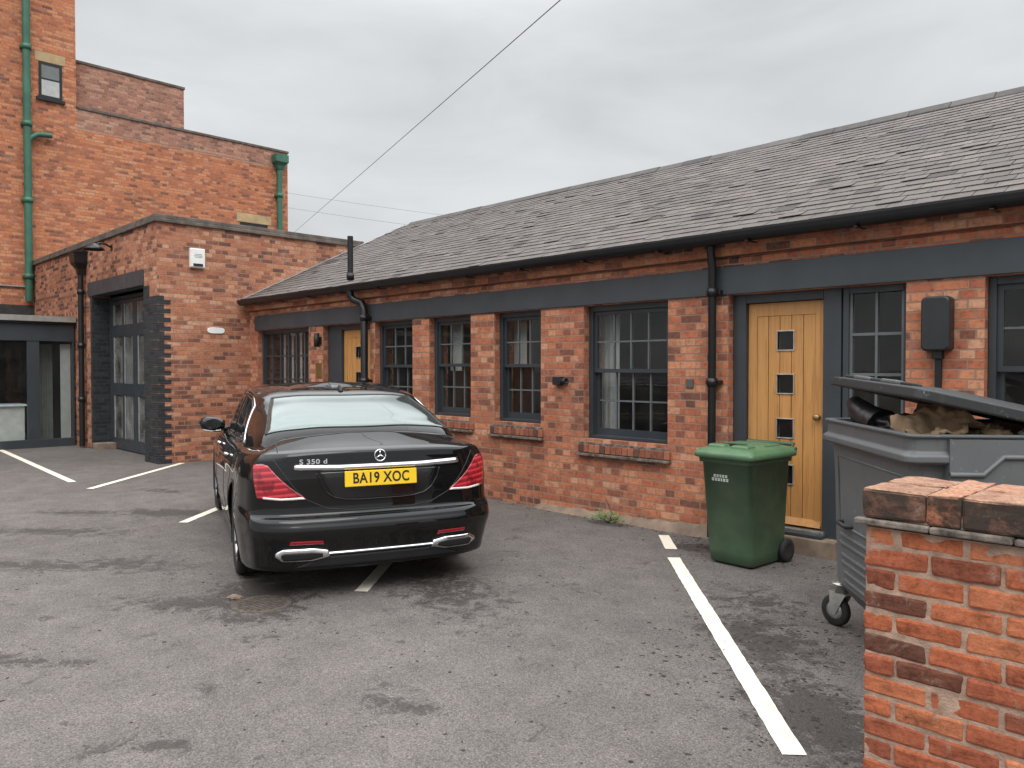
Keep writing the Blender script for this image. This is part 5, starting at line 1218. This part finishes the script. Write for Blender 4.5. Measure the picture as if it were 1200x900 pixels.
for i in range(110):
    a = random.uniform(0, 6.28); r_ = random.uniform(.02, .2); h = random.uniform(.02, .13)*(1-r_*2.5)+.02
    c0 = Vector((r_*math.cos(a)*1.1, r_*math.sin(a)*.5-.05, h)); d = Vector((math.cos(a), math.sin(a), random.uniform(-.2, .5))).normalized(); sd2 = d.cross(Vector((0, 0, 1))).normalized()*random.uniform(.01, .02); Ln = random.uniform(.03, .06)
    up_ = Vector((0, 0, .003)); m.add([c0, c0+d*Ln*.5+sd2, c0+d*Ln, c0+d*Ln*.5-sd2, c0+d*Ln*.5+up_*2], [(0, 1, 4), (1, 2, 4), (2, 3, 4), (3, 0, 4)])
m.build('leaves', M['leaf'], wd_, world=False)
m = MB(); m.tube([(0, 0, 0), (.03, .02, .1), (-.04, .04, .2), (-.1, .05, .27)], [.006, .005, .004, .002], 6)
for i in range(8): a = i*.8; m.tube([(0, 0, 0), (.06*math.cos(a), .05*math.sin(a), .04), (.13*math.cos(a), .09*math.sin(a), .06)], .003, 5)
m.build('stem', M['debris'], wd_, world=False)
db = MB()
def bit(x_, y_, s_):
    n_ = random.randint(4, 6); a0 = random.uniform(0, 6.28); h = random.uniform(.002, .007)*min(1, s_/.02); el = random.uniform(.4, 1)
    rot_ = random.uniform(0, 6.28); pts_ = []
    for i in range(n_):
        a = a0+6.28*i/n_; r_ = s_*random.uniform(.6, 1.1); px_, py_ = r_*math.cos(a), r_*math.sin(a)*el
        pts_.append((x_+px_*math.cos(rot_)-py_*math.sin(rot_), y_+px_*math.sin(rot_)+py_*math.cos(rot_)))
    vs = [(a, b, .001) for a, b in pts_]+[(x_, y_, h)]
    db.add(vs, [(i, (i+1) % n_, n_) for i in range(n_)])
def bits(cx, cy, rx, ry, n_, s0, s1):
    for _ in range(n_):
        bit(random.gauss(cx, rx), min(6.5, random.gauss(cy, ry)), random.uniform(s0, s1))
bits(-2.2, 4.2, .35, .5, 240, .005, .022); bits(-1.55, 3.45, .2, .3, 120, .005, .02); bits(-3.8, 6.2, .25, .12, 120, .006, .025); bits(-5.1, 2.45, .4, .25, 90, .004, .014)
for _ in range(700): bit(random.uniform(-9, -.8), random.uniform(.6, 6.3), random.uniform(.004, .018))
for _ in range(380): bit(random.uniform(-13.5, -3.8), 6.5-abs(random.gauss(0, .07)), random.uniform(.006, .026))
for _ in range(130): bit(random.uniform(-3.7, -2.2), random.uniform(5.7, 6.45), random.uniform(.005, .02))
tag(db.build('debris', M['debris']), 'dark leaf mould and grit scattered over the tarmac', 'debris', kind='stuff')
def cable(a, b, r, lab, sag=.15, grp=None):
    a, b = Vector(a), Vector(b); m = MB(); m.tube([a.lerp(b, t)-Vector((0, 0, sag*4*t*(1-t))) for t in np.linspace(0, 1, 24)], r, 6); o = m.build('overhead_cable', M['cable']); return tag(o, lab, 'cable', grp)
def px(u, v, d):
    # a point at distance d along a known direction of the place
    f = Vector((-.7108, .7034, 0)); r_ = Vector((.7034, .7108, 0)); x_, y_ = (u-600)/900, -(v-450)/900; a = math.atan(18/900)
    return Vector((0, 0, 1.63)) + (f*(math.cos(a)+y_*math.sin(a)) + r_*x_ + Vector((0, 0, y_*math.cos(a)-math.sin(a))))*d
cable(px(344, 273, 30), px(700, -38, 7), .006, 'dark overhead cable crossing the sky diagonally down to the garage roof', .0)
cable((-24, 13.0, 7.6), (-11, 24.0, 5.6), .0045, 'upper faint thin wire between the factory corner and the roof ridge', .25)
cable((-24, 13.0, 7.1), (-11, 24.0, 5.2), .0045, 'lower faint thin wire between the factory corner and the roof ridge', .25)
